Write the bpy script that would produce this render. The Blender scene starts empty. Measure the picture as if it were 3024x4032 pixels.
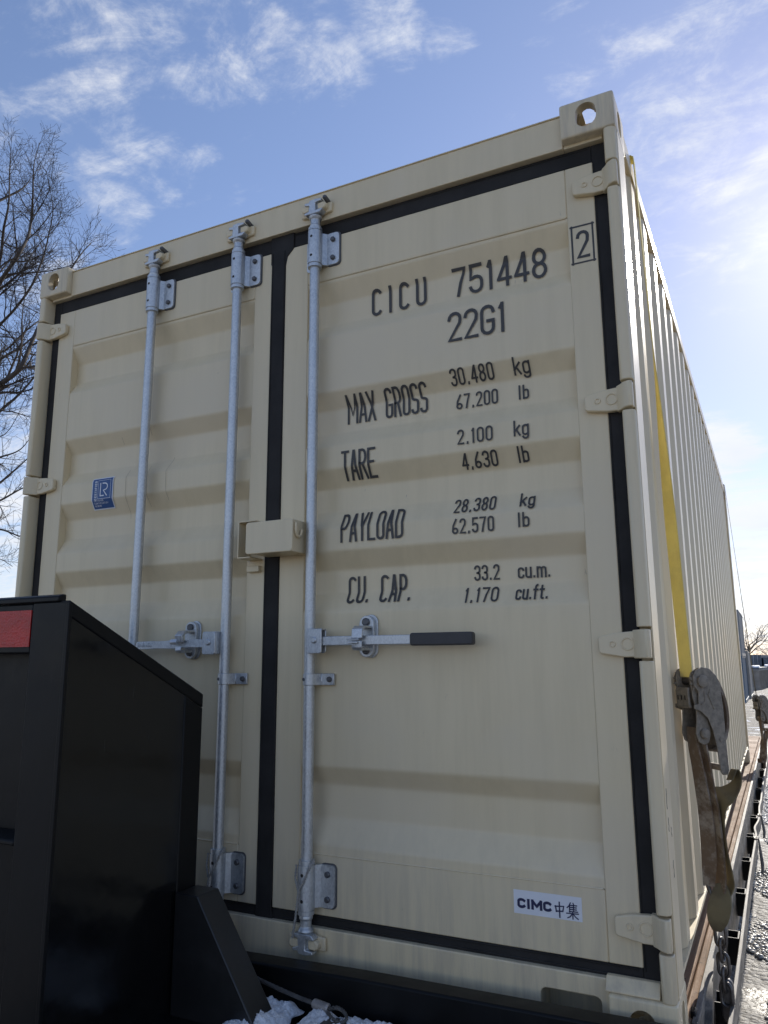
import bpy, bmesh, math, random
from mathutils import Vector, Matrix, noise as mnoise

random.seed(7)
scene = bpy.context.scene
COL = scene.collection
R = math.radians

# ------------------------------------------------------------------ camera
CAM = Vector((2.7122, -2.0866, 0.9198))
YAW, PITCH, ROLL, FPX = 0.4630, 0.19352, -0.005094, 3006.9
fw = Vector((-math.sin(YAW) * math.cos(PITCH), math.cos(YAW) * math.cos(PITCH), math.sin(PITCH)))
r0 = Vector((math.cos(YAW), math.sin(YAW), 0))
u0 = r0.cross(fw)
rt = r0 * math.cos(ROLL) + u0 * math.sin(ROLL)
up = -r0 * math.sin(ROLL) + u0 * math.cos(ROLL)
cam = bpy.data.cameras.new('camera')
cam.sensor_fit = 'HORIZONTAL'
cam.sensor_width = 36.0
cam.lens = 36.0 * FPX / 3024.0
cam.clip_start = 0.05
cam.clip_end = 3000
camo = bpy.data.objects.new('camera', cam)
COL.objects.link(camo)
camo.matrix_world = Matrix(((rt.x, up.x, -fw.x, CAM.x), (rt.y, up.y, -fw.y, CAM.y), (rt.z, up.z, -fw.z, CAM.z), (0, 0, 0, 1)))
scene.camera = camo

# ------------------------------------------------------------------ light
SUN_EL, SUN_AZ = R(27), R(6.0)          # azimuth from +y towards +x
SD = Vector((math.sin(SUN_AZ) * math.cos(SUN_EL), math.cos(SUN_AZ) * math.cos(SUN_EL), math.sin(SUN_EL)))
sl = bpy.data.lights.new('sun', 'SUN')
sl.energy = 2.8
sl.angle = R(0.53)
sl.color = (1.0, 0.94, 0.84)
so = bpy.data.objects.new('sun', sl)
COL.objects.link(so)
so.rotation_euler = (-SD).to_track_quat('-Z', 'Y').to_euler()
so.location = (10, 20, 20)

scene.view_settings.view_transform = 'Standard'
scene.view_settings.look = 'None'
scene.view_settings.gamma = 1.0
scene.view_settings.use_curve_mapping = False
scene.view_settings.exposure = 0.80
scene.cycles.max_bounces = 8
scene.cycles.diffuse_bounces = 4
scene.cycles.glossy_bounces = 3
scene.cycles.caustics_reflective = False
scene.cycles.caustics_refractive = False
scene.cycles.sample_clamp_indirect = 6.0
scene.cycles.use_denoising = True


class NT:
    """tiny node-tree helper"""
    def __init__(self, tree):
        self.t = tree
        self.n = tree.nodes
        self.l = tree.links

    def new(self, typ, ins=None, **props):
        nd = self.n.new(typ)
        for k, v in props.items():
            setattr(nd, k, v)
        for k, v in (ins or {}).items():
            s = nd.inputs[k]
            if isinstance(v, bpy.types.NodeSocket):
                self.l.new(v, s)
            else:
                s.default_value = v
        return nd

    def math(self, op, a, b=0.0, c=0.0, clamp=False):
        nd = self.n.new('ShaderNodeMath')
        nd.operation = op
        nd.use_clamp = clamp
        for i, v in enumerate((a, b, c)):
            if isinstance(v, bpy.types.NodeSocket):
                self.l.new(v, nd.inputs[i])
            else:
                nd.inputs[i].default_value = v
        return nd.outputs[0]

    def vmath(self, op, a, b=None):
        nd = self.n.new('ShaderNodeVectorMath')
        nd.operation = op
        for i, v in enumerate((a, b)):
            if v is None:
                continue
            if isinstance(v, bpy.types.NodeSocket):
                self.l.new(v, nd.inputs[i])
            else:
                nd.inputs[i].default_value = v
        return nd.outputs['Value'] if op in ('DOT_PRODUCT', 'LENGTH') else nd.outputs[0]

    def ramp(self, fac, stops, interp='LINEAR'):
        nd = self.n.new('ShaderNodeValToRGB')
        nd.color_ramp.interpolation = interp
        el = nd.color_ramp.elements
        while len(el) < len(stops):
            el.new(0.5)
        for e, (p, c) in zip(el, stops):
            e.position = p
            e.color = c if len(c) == 4 else (*c, 1)
        self.l.new(fac, nd.inputs[0])
        return nd.outputs[0]

    def smooth(self, v, a, b):
        nd = self.n.new('ShaderNodeMapRange')
        nd.interpolation_type = 'SMOOTHSTEP'
        self.l.new(v, nd.inputs[0])
        nd.inputs[1].default_value = a
        nd.inputs[2].default_value = b
        return nd.outputs[0]

    def mix(self, fac, a, b, blend='MIX'):
        nd = self.n.new('ShaderNodeMix')
        nd.data_type = 'RGBA'
        nd.blend_type = blend
        for idx, v in ((0, fac), (6, a), (7, b)):
            if isinstance(v, bpy.types.NodeSocket):
                self.l.new(v, nd.inputs[idx])
            else:
                nd.inputs[idx].default_value = v if idx == 0 or len(v) == 4 else (*v, 1)
        return nd.outputs[2]

    def noise(self, vec, scale, detail=4.0, rough=0.55, dist=0.0):
        nd = self.new('ShaderNodeTexNoise', {'Scale': scale, 'Detail': detail, 'Roughness': rough, 'Distortion': dist})
        if vec is not None:
            self.l.new(vec, nd.inputs['Vector'])
        return nd.outputs[0]


# ------------------------------------------------------------------ sky
world = bpy.data.worlds.new('World')
scene.world = world
world.use_nodes = True
W = NT(world.node_tree)
W.n.clear()
geo = W.new('ShaderNodeNewGeometry')
tc = W.new('ShaderNodeTexCoord')
d = tc.outputs['Generated']
sky = W.new('ShaderNodeTexSky', sky_type='NISHITA', sun_disc=False, sun_elevation=SUN_EL,
            sun_rotation=SUN_AZ, altitude=150.0, air_density=1.0, dust_density=0.15, ozone_density=3.0)
sep = W.new('ShaderNodeSeparateXYZ', {0: d})
dz = W.math('MAXIMUM', sep.outputs[2], 0.0)
den = W.math('ADD', dz, 0.10)
px = W.math('DIVIDE', sep.outputs[0], den)
py = W.math('DIVIDE', sep.outputs[1], den)
pc = W.new('ShaderNodeCombineXYZ', {0: px, 1: py, 2: 0.0}).outputs[0]
# thin wind-drawn wisps and ragged puffs: one cloud noise, denser where the cloud banks stand
mp = W.new('ShaderNodeMapping', {'Vector': pc, 'Location': (3.1, 1.7, 0.0), 'Rotation': (0, 0, R(20)), 'Scale': (0.7, 1.7, 1.0)}).outputs[0]
n1 = W.noise(mp, 5.0, 12.0, 0.66, 0.6)
mp2 = W.new('ShaderNodeMapping', {'Vector': d, 'Location': (0.62, 0.35, 0.11), 'Scale': (1.0, 1.0, 1.8)}).outputs[0]
n2 = W.noise(mp2, 13.0, 12.0, 0.66, 0.3)
n3 = W.noise(mp, 1.1, 4.0, 0.5, 0.3)
nn = W.math('ADD', W.math('ADD', W.math('MULTIPLY', n1, 0.38), W.math('MULTIPLY', n2, 0.42)), W.math('MULTIPLY', n3, 0.20))
BANKS = [  # direction, angular radius, weight
    (-0.5893, 0.5124, 0.6247, 0.150, 0.125), (-0.5428, 0.6005, 0.5872, 0.085, 0.07), (-0.4394, 0.5711, 0.6934, 0.115, 0.11),
    (-0.3813, 0.6406, 0.6666, 0.060, 0.135), (-0.3129, 0.6442, 0.6979, 0.058, 0.17), (-0.2601, 0.6761, 0.6894, 0.045, 0.12),
    (-0.6379, 0.5763, 0.5108, 0.055, 0.13), (-0.5593, 0.6035, 0.5683, 0.055, 0.15), (-0.5085, 0.6519, 0.5626, 0.040, 0.10),
    (-0.0914, 0.7763, 0.6236, 0.120, 0.13), (-0.0200, 0.8156, 0.5782, 0.15, 0.15), (0.06, 0.80, 0.60, 0.16, 0.16), (0.02, 0.88, 0.47, 0.10, 0.10),
    (-0.0392, 0.9704, 0.2385, 0.060, 0.26), (-0.0089, 0.9838, 0.1790, 0.055, 0.25), (-0.0159, 0.9972, 0.0725, 0.100, 0.20), (0.12, 0.98, 0.16, 0.10, 0.22),
    (-0.6784, 0.5774, 0.4543, 0.090, 0.13), (-0.7873, 0.6045, 0.1211, 0.20, 0.18), (-0.1529, 0.7181, 0.6789, 0.040, 0.11),
    (-0.2062, 0.7723, 0.6008, 0.045, 0.12), (-0.0612, 0.8693, 0.4905, 0.06, 0.09), (0.45, -0.60, 0.66, 0.35, 0.12), (-0.55, -0.70, 0.45, 0.35, 0.12), (0.90, 0.30, 0.32, 0.30, 0.13),
    (-0.2, -0.95, 0.15, 0.35, 0.13)]
dn = W.vmath('NORMALIZE', d)
cov = None
for bx_, by_, bz_, br_, bw_ in BANKS:
    dt = W.vmath('DOT_PRODUCT', dn, tuple(Vector((bx_, by_, bz_)).normalized()))
    g = W.math('MULTIPLY', W.smooth(dt, math.cos(br_ * 1.25), math.cos(br_ * 0.15)), bw_)
    cov = g if cov is None else W.math('MAXIMUM', cov, g)
val = W.math('ADD', nn, cov)
cl = W.math('MULTIPLY', W.math('POWER', W.smooth(val, 0.552, 0.775), 1.2), 0.88, clamp=True)
# broad brightening of the air round the sun
ang = W.math('MAXIMUM', W.vmath('DOT_PRODUCT', W.vmath('NORMALIZE', d), tuple(SD)), 0.0)
aur = W.math('ADD', W.math('MULTIPLY', W.math('POWER', ang, 9.0), 0.02), W.math('MULTIPLY', W.math('POWER', ang, 200.0), 0.15))
shade = W.noise(mp2, 9.0, 4.0, 0.5)
ccol = W.mix(shade, (0.68, 0.74, 0.84, 1), (1.0, 0.98, 0.96, 1))
skyc = W.new('ShaderNodeHueSaturation', {'Color': W.mix(1.0, sky.outputs[0], (1.12, 0.98, 1.06, 1), 'MULTIPLY'), 'Saturation': 1.08}).outputs[0]
skyc = W.new('ShaderNodeGamma', {0: skyc, 1: 0.78}).outputs[0]
bg_sky = W.new('ShaderNodeBackground', {'Color': skyc, 'Strength': 0.122})
bg_cl = W.new('ShaderNodeBackground', {'Color': ccol, 'Strength': 0.62})
bg_au = W.new('ShaderNodeBackground', {'Color': (1.0, 0.97, 0.90, 1), 'Strength': aur})
mixs = W.new('ShaderNodeMixShader', {0: cl, 1: bg_sky.outputs[0], 2: bg_cl.outputs[0]})
adds = W.new('ShaderNodeAddShader', {0: mixs.outputs[0], 1: bg_au.outputs[0]})
outw = W.new('ShaderNodeOutputWorld', {0: adds.outputs[0]})


# ------------------------------------------------------------------ materials
def material(name):
    m = bpy.data.materials.new(name)
    m.use_nodes = True
    t = NT(m.node_tree)
    b = m.node_tree.nodes['Principled BSDF']
    return m, t, b


def setin(t, b, name, v):
    if isinstance(v, bpy.types.NodeSocket):
        t.l.new(v, b.inputs[name])
    else:
        b.inputs[name].default_value = v if not (isinstance(v, tuple) and len(v) == 3 and name == 'Base Color') else (*v, 1)


def simple(name, col, rough=0.5, metal=0.0, var=0.12, scale=25.0, bump=0.0, bscale=200.0, spec=0.5, coords='Object', rvar=0.0):
    m, t, b = material(name)
    co = t.new('ShaderNodeTexCoord').outputs[coords]
    n = t.noise(co, scale, 6.0, 0.6)
    lo = tuple(c * (1 - var) for c in col)
    hi = tuple(min(1, c * (1 + var)) for c in col)
    setin(t, b, 'Base Color', t.ramp(n, [(0.3, lo), (0.7, hi)]))
    if rvar:
        n3 = t.noise(co, scale * 0.4, 5.0, 0.6)
        setin(t, b, 'Roughness', t.new('ShaderNodeMapRange', {0: n3, 1: 0.3, 2: 0.7, 3: rough - rvar, 4: rough + rvar}).outputs[0])
    else:
        setin(t, b, 'Roughness', rough)
    setin(t, b, 'Metallic', metal)
    setin(t, b, 'Specular IOR Level', spec)
    if bump:
        n2 = t.noise(co, bscale, 4.0, 0.6)
        bp = t.new('ShaderNodeBump', {'Height': n2, 'Strength': bump, 'Distance': 0.002})
        setin(t, b, 'Normal', bp.outputs[0])
    return m


def make_tan():
    m, t, b = material('tan_paint')
    co = t.new('ShaderNodeTexCoord').outputs['Object']
    st = t.new('ShaderNodeMapping', {'Vector': co, 'Scale': (9.0, 9.0, 0.7)}).outputs[0]
    streak = t.noise(st, 2.2, 6.0, 0.65)
    blot = t.noise(co, 1.4, 5.0, 0.6)
    c1 = t.mix(t.smooth(streak, 0.35, 0.75), (0.775, 0.650, 0.430), (0.715, 0.598, 0.390))
    c2 = t.mix(t.smooth(blot, 0.42, 0.72), c1, (0.735, 0.625, 0.440))
    # scattered scuffs and small dirt specks
    sc = t.new('ShaderNodeMapping', {'Vector': co, 'Scale': (18.0, 18.0, 5.0)}).outputs[0]
    sp = t.noise(sc, 3.0, 7.0, 0.7)
    c3 = t.mix(t.math('MULTIPLY', t.smooth(sp, 0.68, 0.76), 0.55), c2, (0.30, 0.26, 0.20))
    zsep = t.new('ShaderNodeSeparateXYZ', {0: co}).outputs[2]
    film = t.math('MULTIPLY', t.math('SUBTRACT', 1.0, t.smooth(zsep, 0.02, 0.55)), t.smooth(t.noise(st, 3.0, 7.0, 0.7), 0.38, 0.68))
    c3 = t.mix(t.math('MULTIPLY', film, 0.45), c3, (0.36, 0.31, 0.25))
    setin(t, b, 'Base Color', c3)
    setin(t, b, 'Roughness', t.new('ShaderNodeMapRange', {0: blot, 1: 0.3, 2: 0.7, 3: 0.30, 4: 0.42}).outputs[0])
    wav = t.noise(co, 3.2, 2.0, 0.5)
    fin = t.noise(co, 350.0, 2.0, 0.5)
    hgt = t.math('ADD', t.math('MULTIPLY', wav, 1.0), t.math('MULTIPLY', fin, 0.03))
    bp = t.new('ShaderNodeBump', {'Height': hgt, 'Strength': 0.40, 'Distance': 0.012})
    setin(t, b, 'Normal', bp.outputs[0])
    return m


def make_galv():
    m, t, b = material('galvanised_steel')
    co = t.new('ShaderNodeTexCoord').outputs['Object']
    mp_ = t.new('ShaderNodeMapping', {'Vector': co, 'Scale': (150.0, 150.0, 90.0)}).outputs[0]
    v = t.new('ShaderNodeTexVoronoi', {'Vector': mp_, 'Scale': 1.6}).outputs['Color']
    vs = t.new('ShaderNodeSeparateColor', {0: v}).outputs[0]
    n = t.noise(co, 14.0, 6.0, 0.65)
    f = t.math('ADD', t.math('MULTIPLY', vs, 0.35), t.math('MULTIPLY', n, 0.65))
    setin(t, b, 'Base Color', t.ramp(f, [(0.25, (0.47, 0.49, 0.51)), (0.75, (0.68, 0.70, 0.71))]))
    setin(t, b, 'Metallic', 0.75)
    setin(t, b, 'Roughness', t.new('ShaderNodeMapRange', {0: f, 1: 0.2, 2: 0.8, 3: 0.34, 4: 0.58}).outputs[0])
    bp = t.new('ShaderNodeBump', {'Height': t.noise(co, 90.0, 5.0, 0.6), 'Strength': 0.06, 'Distance': 0.001})
    setin(t, b, 'Normal', bp.outputs[0])
    return m


def make_black(name='black_paint', spec=0.22, r0=0.30, r1=0.55, k=1.0):
    m, t, b = material(name)
    co = t.new('ShaderNodeTexCoord').outputs['Object']
    n = t.noise(co, 5.0, 7.0, 0.7)
    st = t.new('ShaderNodeMapping', {'Vector': co, 'Scale': (26.0, 26.0, 3.0)}).outputs[0]
    s = t.noise(st, 2.5, 7.0, 0.7)
    c = t.mix(t.smooth(n, 0.45, 0.75), (0.0050 * k, 0.0052 * k, 0.0057 * k), (0.0095 * k, 0.0096 * k, 0.0104 * k))
    c = t.mix(t.math('MULTIPLY', t.smooth(s, 0.60, 0.78), 0.60), c, (0.034, 0.034, 0.035))
    setin(t, b, 'Base Color', c)
    setin(t, b, 'Specular IOR Level', spec)
    setin(t, b, 'Roughness', t.new('ShaderNodeMapRange', {0: n, 1: 0.3, 2: 0.75, 3: r0, 4: r1}).outputs[0])
    bp = t.new('ShaderNodeBump', {'Height': t.noise(co, 6.0, 3.0, 0.5), 'Strength': 0.25, 'Distance': 0.01})
    setin(t, b, 'Normal', bp.outputs[0])
    return m


def make_wood():
    m, t, b = material('wet_deck_wood')
    co = t.new('ShaderNodeTexCoord').outputs['Object']
    oi = t.new('ShaderNodeObjectInfo').outputs['Random']
    mv = t.new('ShaderNodeVectorMath', {0: co, 1: t.new('ShaderNodeCombineXYZ', {0: t.math('MULTIPLY', oi, 37.0)}).outputs[0]}, operation='ADD').outputs[0]
    g = t.new('ShaderNodeMapping', {'Vector': mv, 'Scale': (60.0, 1.6, 60.0)}).outputs[0]
    grain = t.noise(g, 2.0, 8.0, 0.65, 0.6)
    c = t.ramp(grain, [(0.25, (0.16, 0.095, 0.058)), (0.5, (0.33, 0.21, 0.135)), (0.78, (0.50, 0.35, 0.24))])
    dirt = t.noise(mv, 45.0, 6.0, 0.7)
    c = t.mix(t.smooth(dirt, 0.58, 0.68), c, (0.035, 0.028, 0.022))
    wear = t.noise(mv, 3.0, 5.0, 0.6)
    c = t.mix(t.math('MULTIPLY', t.smooth(wear, 0.5, 0.7), 0.5), c, (0.30, 0.25, 0.19))
    setin(t, b, 'Base Color', c)
    setin(t, b, 'Roughness', t.new('ShaderNodeMapRange', {0: wear, 1: 0.35, 2: 0.7, 3: 0.55, 4: 0.8}).outputs[0])
    setin(t, b, 'Specular IOR Level', 0.07)
    hh = t.math('ADD', grain, t.math('MULTIPLY', dirt, 0.7))
    setin(t, b, 'Normal', t.new('ShaderNodeBump', {'Height': hh, 'Strength': 0.6, 'Distance': 0.004}).outputs[0])
    return m


def make_ground():
    m, t, b = material('wet_gravel_and_snow')
    co = t.new('ShaderNodeTexCoord').outputs['Object']
    v = t.new('ShaderNodeTexVoronoi', {'Vector': co, 'Scale': 24.0})
    vc = t.new('ShaderNodeSeparateColor', {0: v.outputs['Color']}).outputs[0]
    big = t.noise(co, 0.35, 6.0, 0.6)
    c = t.ramp(vc, [(0.0, (0.085, 0.075, 0.064)), (0.5, (0.17, 0.152, 0.132)), (1.0, (0.32, 0.295, 0.26))])
    mud = t.smooth(t.noise(co, 0.8, 5.0, 0.55), 0.56, 0.66)
    c = t.mix(mud, c, (0.14, 0.115, 0.09))
    s1 = t.noise(co, 1.6, 8.0, 0.68)
    sepg = t.new('ShaderNodeSeparateXYZ', {0: co})
    far = t.math('MULTIPLY', t.smooth(sepg.outputs[1], 14.0, 60.0), 0.15)
    back = t.math('ADD', 0.20, t.math('MULTIPLY', t.smooth(t.math('MULTIPLY', sepg.outputs[1], -1.0), 2.0, 8.0), 0.40))  # extra snow behind the camera, added to bounce fill light on the doors
    amt = t.math('ADD', s1, t.math('MULTIPLY', t.math('MAXIMUM', far, back), 0.13))
    amt = t.math('ADD', amt, t.math('MULTIPLY', t.math('SUBTRACT', big, 0.5), 0.5))
    sn = t.smooth(amt, 0.62, 0.67)
    c = t.mix(sn, c, (0.80, 0.82, 0.86))
    setin(t, b, 'Base Color', c)
    wet = t.mix(mud, t.mix(vc, (0.50, 0.50, 0.50), (0.75, 0.75, 0.75)), (0.22, 0.22, 0.22))
    ro = t.mix(sn, wet, (0.6, 0.6, 0.6))
    setin(t, b, 'Roughness', t.new('ShaderNodeSeparateColor', {0: ro}).outputs[0])
    setin(t, b, 'Specular IOR Level', t.new('ShaderNodeMapRange', {0: sepg.outputs[1], 1: 6.0, 2: 22.0, 3: 0.45, 4: 0.04}).outputs[0])
    hh = t.math('ADD', t.math('MULTIPLY', v.outputs['Distance'], -0.6), t.math('MULTIPLY', t.noise(co, 60.0, 4.0, 0.6), 0.5))
    hh = t.math('MULTIPLY', hh, t.math('SUBTRACT', 1.0, t.math('MULTIPLY', mud, 0.9)))
    hh = t.math('ADD', hh, t.math('MULTIPLY', sn, 0.5))
    setin(t, b, 'Normal', t.new('ShaderNodeBump', {'Height': hh, 'Strength': 0.9, 'Distance': 0.03}).outputs[0])
    return m


def make_snow():
    m, t, b = material('snow')
    co = t.new('ShaderNodeTexCoord').outputs['Object']
    setin(t, b, 'Base Color', t.ramp(t.noise(co, 30.0, 5.0, 0.6), [(0.3, (0.78, 0.80, 0.84)), (0.7, (0.88, 0.89, 0.91))]))
    setin(t, b, 'Roughness', 0.6)
    h = t.math('ADD', t.noise(co, 60.0, 5.0, 0.65), t.math('MULTIPLY', t.noise(co, 260.0, 3.0, 0.6), 0.4))
    setin(t, b, 'Normal', t.new('ShaderNodeBump', {'Height': h, 'Strength': 0.7, 'Distance': 0.01}).outputs[0])
    return m


def make_web(name, col, dirtcol, dirt=0.4, transl=0.0, dark=0.6):
    m, t, b = material(name)
    co = t.new('ShaderNodeTexCoord').outputs['Object']
    w = t.new('ShaderNodeTexWave', {'Vector': co, 'Scale': 190.0, 'Distortion': 1.2, 'Detail': 1.0}, bands_direction='Z').outputs['Fac']
    n = t.noise(co, 22.0, 7.0, 0.7)
    n2 = t.noise(co, 8.0, 4.0, 0.6)
    c = t.mix(t.math('MULTIPLY', w, 0.10), col, tuple(x * 0.6 for x in col))
    c = t.mix(t.math('MULTIPLY', t.smooth(n2, 0.40, 0.66), dark), c, tuple(x * 0.40 for x in col))
    c = t.mix(t.math('MULTIPLY', t.smooth(t.math('ADD', n, n2), 0.9, 1.2), dirt), c, dirtcol)
    setin(t, b, 'Base Color', c)
    setin(t, b, 'Roughness', 0.85)
    setin(t, b, 'Specular IOR Level', 0.2)
    setin(t, b, 'Normal', t.new('ShaderNodeBump', {'Height': t.math('ADD', t.math('MULTIPLY', w, 0.4), n), 'Strength': 0.4, 'Distance': 0.0015}).outputs[0])
    if transl:
        out = m.node_tree.nodes['Material Output']
        tr = t.new('ShaderNodeBsdfTranslucent', {'Color': (*col, 1)})
        mx = t.new('ShaderNodeMixShader', {0: transl, 1: b.outputs[0], 2: tr.outputs[0]})
        t.l.new(mx.outputs[0], out.inputs['Surface'])
    return m


def make_rail():
    m, t, b = material('salt_dusted_steel')
    co = t.new('ShaderNodeTexCoord').outputs['Object']
    st = t.new('ShaderNodeMapping', {'Vector': co, 'Scale': (12.0, 3.0, 12.0)}).outputs[0]
    n = t.noise(st, 2.0, 8.0, 0.7)
    c = t.mix(t.smooth(n, 0.35, 0.65), (0.085, 0.080, 0.074), (0.30, 0.27, 0.235))
    setin(t, b, 'Base Color', c)
    setin(t, b, 'Roughness', t.new('ShaderNodeMapRange', {0: n, 1: 0.3, 2: 0.7, 3: 0.45, 4: 0.7}).outputs[0])
    setin(t, b, 'Specular IOR Level', 0.25)
    setin(t, b, 'Normal', t.new('ShaderNodeBump', {'Height': n, 'Strength': 0.4, 'Distance': 0.003}).outputs[0])
    return m


def make_reflector():
    m, t, b = material('red_reflective_tape')
    co = t.new('ShaderNodeTexCoord').outputs['Object']
    v = t.new('ShaderNodeTexVoronoi', {'Vector': co, 'Scale': 160.0}).outputs['Distance']
    n = t.noise(co, 18.0, 4.0, 0.6)
    setin(t, b, 'Base Color', t.mix(t.smooth(n, 0.35, 0.7), (0.52, 0.013, 0.014), (0.38, 0.010, 0.012)))
    setin(t, b, 'Roughness', 0.32)
    setin(t, b, 'Normal', t.new('ShaderNodeBump', {'Height': t.math('ADD', v, t.math('MULTIPLY', n, 2.0)), 'Strength': 0.3, 'Distance': 0.002}).outputs[0])
    return m


M = {
    'tan': make_tan(),
    'galv': make_galv(),
    'rubber': simple('door_gasket_rubber', (0.026, 0.024, 0.023), 0.7, var=0.3, scale=9, bump=0.4, bscale=25, spec=0.25),
    'black': make_black(),
    'gloss': make_black('glossy_black_paint', 0.42, 0.10, 0.24),
    'satin': make_black('skylit_satin_black', 0.60, 0.34, 0.5, 1.9),  # satin black, base lightened to paint sky light on the gusset
    'bolt': simple('dark_bolt', (0.13, 0.13, 0.135), 0.5, 0.6, bump=0.2),
    'grip': simple('dark_grey_rubber_grip', (0.055, 0.052, 0.052), 0.6, bump=0.15),
    'letter': simple('dark_grey_lettering', (0.058, 0.054, 0.050), 0.5, var=0.1),
    'white': simple('white_sticker', (0.78, 0.79, 0.82), 0.4, var=0.03),
    'blue': simple('blue_sticker', (0.022, 0.085, 0.25), 0.35, var=0.08),
    'navy': simple('navy_print', (0.018, 0.022, 0.075), 0.4, var=0.05),
    'wood': make_wood(),
    'ground': make_ground(),
    'snow': make_snow(),
    'yellow': make_web('yellow_webbing', (0.84, 0.75, 0.33), (0.58, 0.51, 0.27), 0.40, 0.30, 0.18),  # webbing and ratchet colours are lifted to paint in the glare veil
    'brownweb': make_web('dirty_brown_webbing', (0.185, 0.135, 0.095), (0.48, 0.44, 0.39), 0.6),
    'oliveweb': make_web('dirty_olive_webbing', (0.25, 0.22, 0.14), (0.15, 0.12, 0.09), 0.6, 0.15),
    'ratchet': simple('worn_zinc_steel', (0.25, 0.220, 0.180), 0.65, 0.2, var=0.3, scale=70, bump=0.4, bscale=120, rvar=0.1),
    'chain': simple('dull_steel_chain', (0.13, 0.12, 0.115), 0.38, 0.7, var=0.3, scale=60, bump=0.3),
    'cable': simple('grey_wire_rope', (0.105, 0.098, 0.092), 0.55, 0.4, var=0.3, scale=60),
    'alu': simple('aluminium_ferrule', (0.34, 0.31, 0.29), 0.5, 0.4, var=0.3, scale=60, bump=0.3),
    'rail': make_rail(),
    'red': make_reflector(),
    'bark': simple('winter_bark', (0.075, 0.062, 0.052), 0.85, var=0.35, scale=3, spec=0.2),
    'farbark': simple('hazed_winter_bark', (0.17, 0.155, 0.145), 0.85, var=0.3, scale=2, spec=0.2),  # bark tone lightened to stand for distance haze
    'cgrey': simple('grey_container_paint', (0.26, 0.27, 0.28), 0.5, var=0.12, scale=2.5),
    'cblue': simple('blue_container_paint', (0.10, 0.155, 0.22), 0.5, var=0.15, scale=2.5),  # blue greyed to paint in the distance haze
    'cdark': simple('dark_slate_container_paint', (0.14, 0.16, 0.19), 0.5, var=0.2, scale=2.5),  # lightened in place of haze over the far yard
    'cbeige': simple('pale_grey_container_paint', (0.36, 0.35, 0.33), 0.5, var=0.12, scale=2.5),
    'cbrown': simple('brown_grey_steel', (0.30, 0.265, 0.225), 0.6, var=0.25, scale=2.0),  # brown lifted as if seen through yard haze
    'rope': simple('grey_twisted_cord', (0.30, 0.29, 0.27), 0.7, var=0.2, scale=60),
    'stone': simple('wet_stone', (0.46, 0.43, 0.385), 0.36, var=0.7, scale=30, spec=0.6, bump=0.3, bscale=300),
    'weld': simple('paint_over_weld', (0.30, 0.25, 0.18), 0.55, var=0.2, scale=40),
    'rustmark': simple('dark_scratch', (0.22, 0.18, 0.14), 0.7, var=0.3, scale=60),
}


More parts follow.
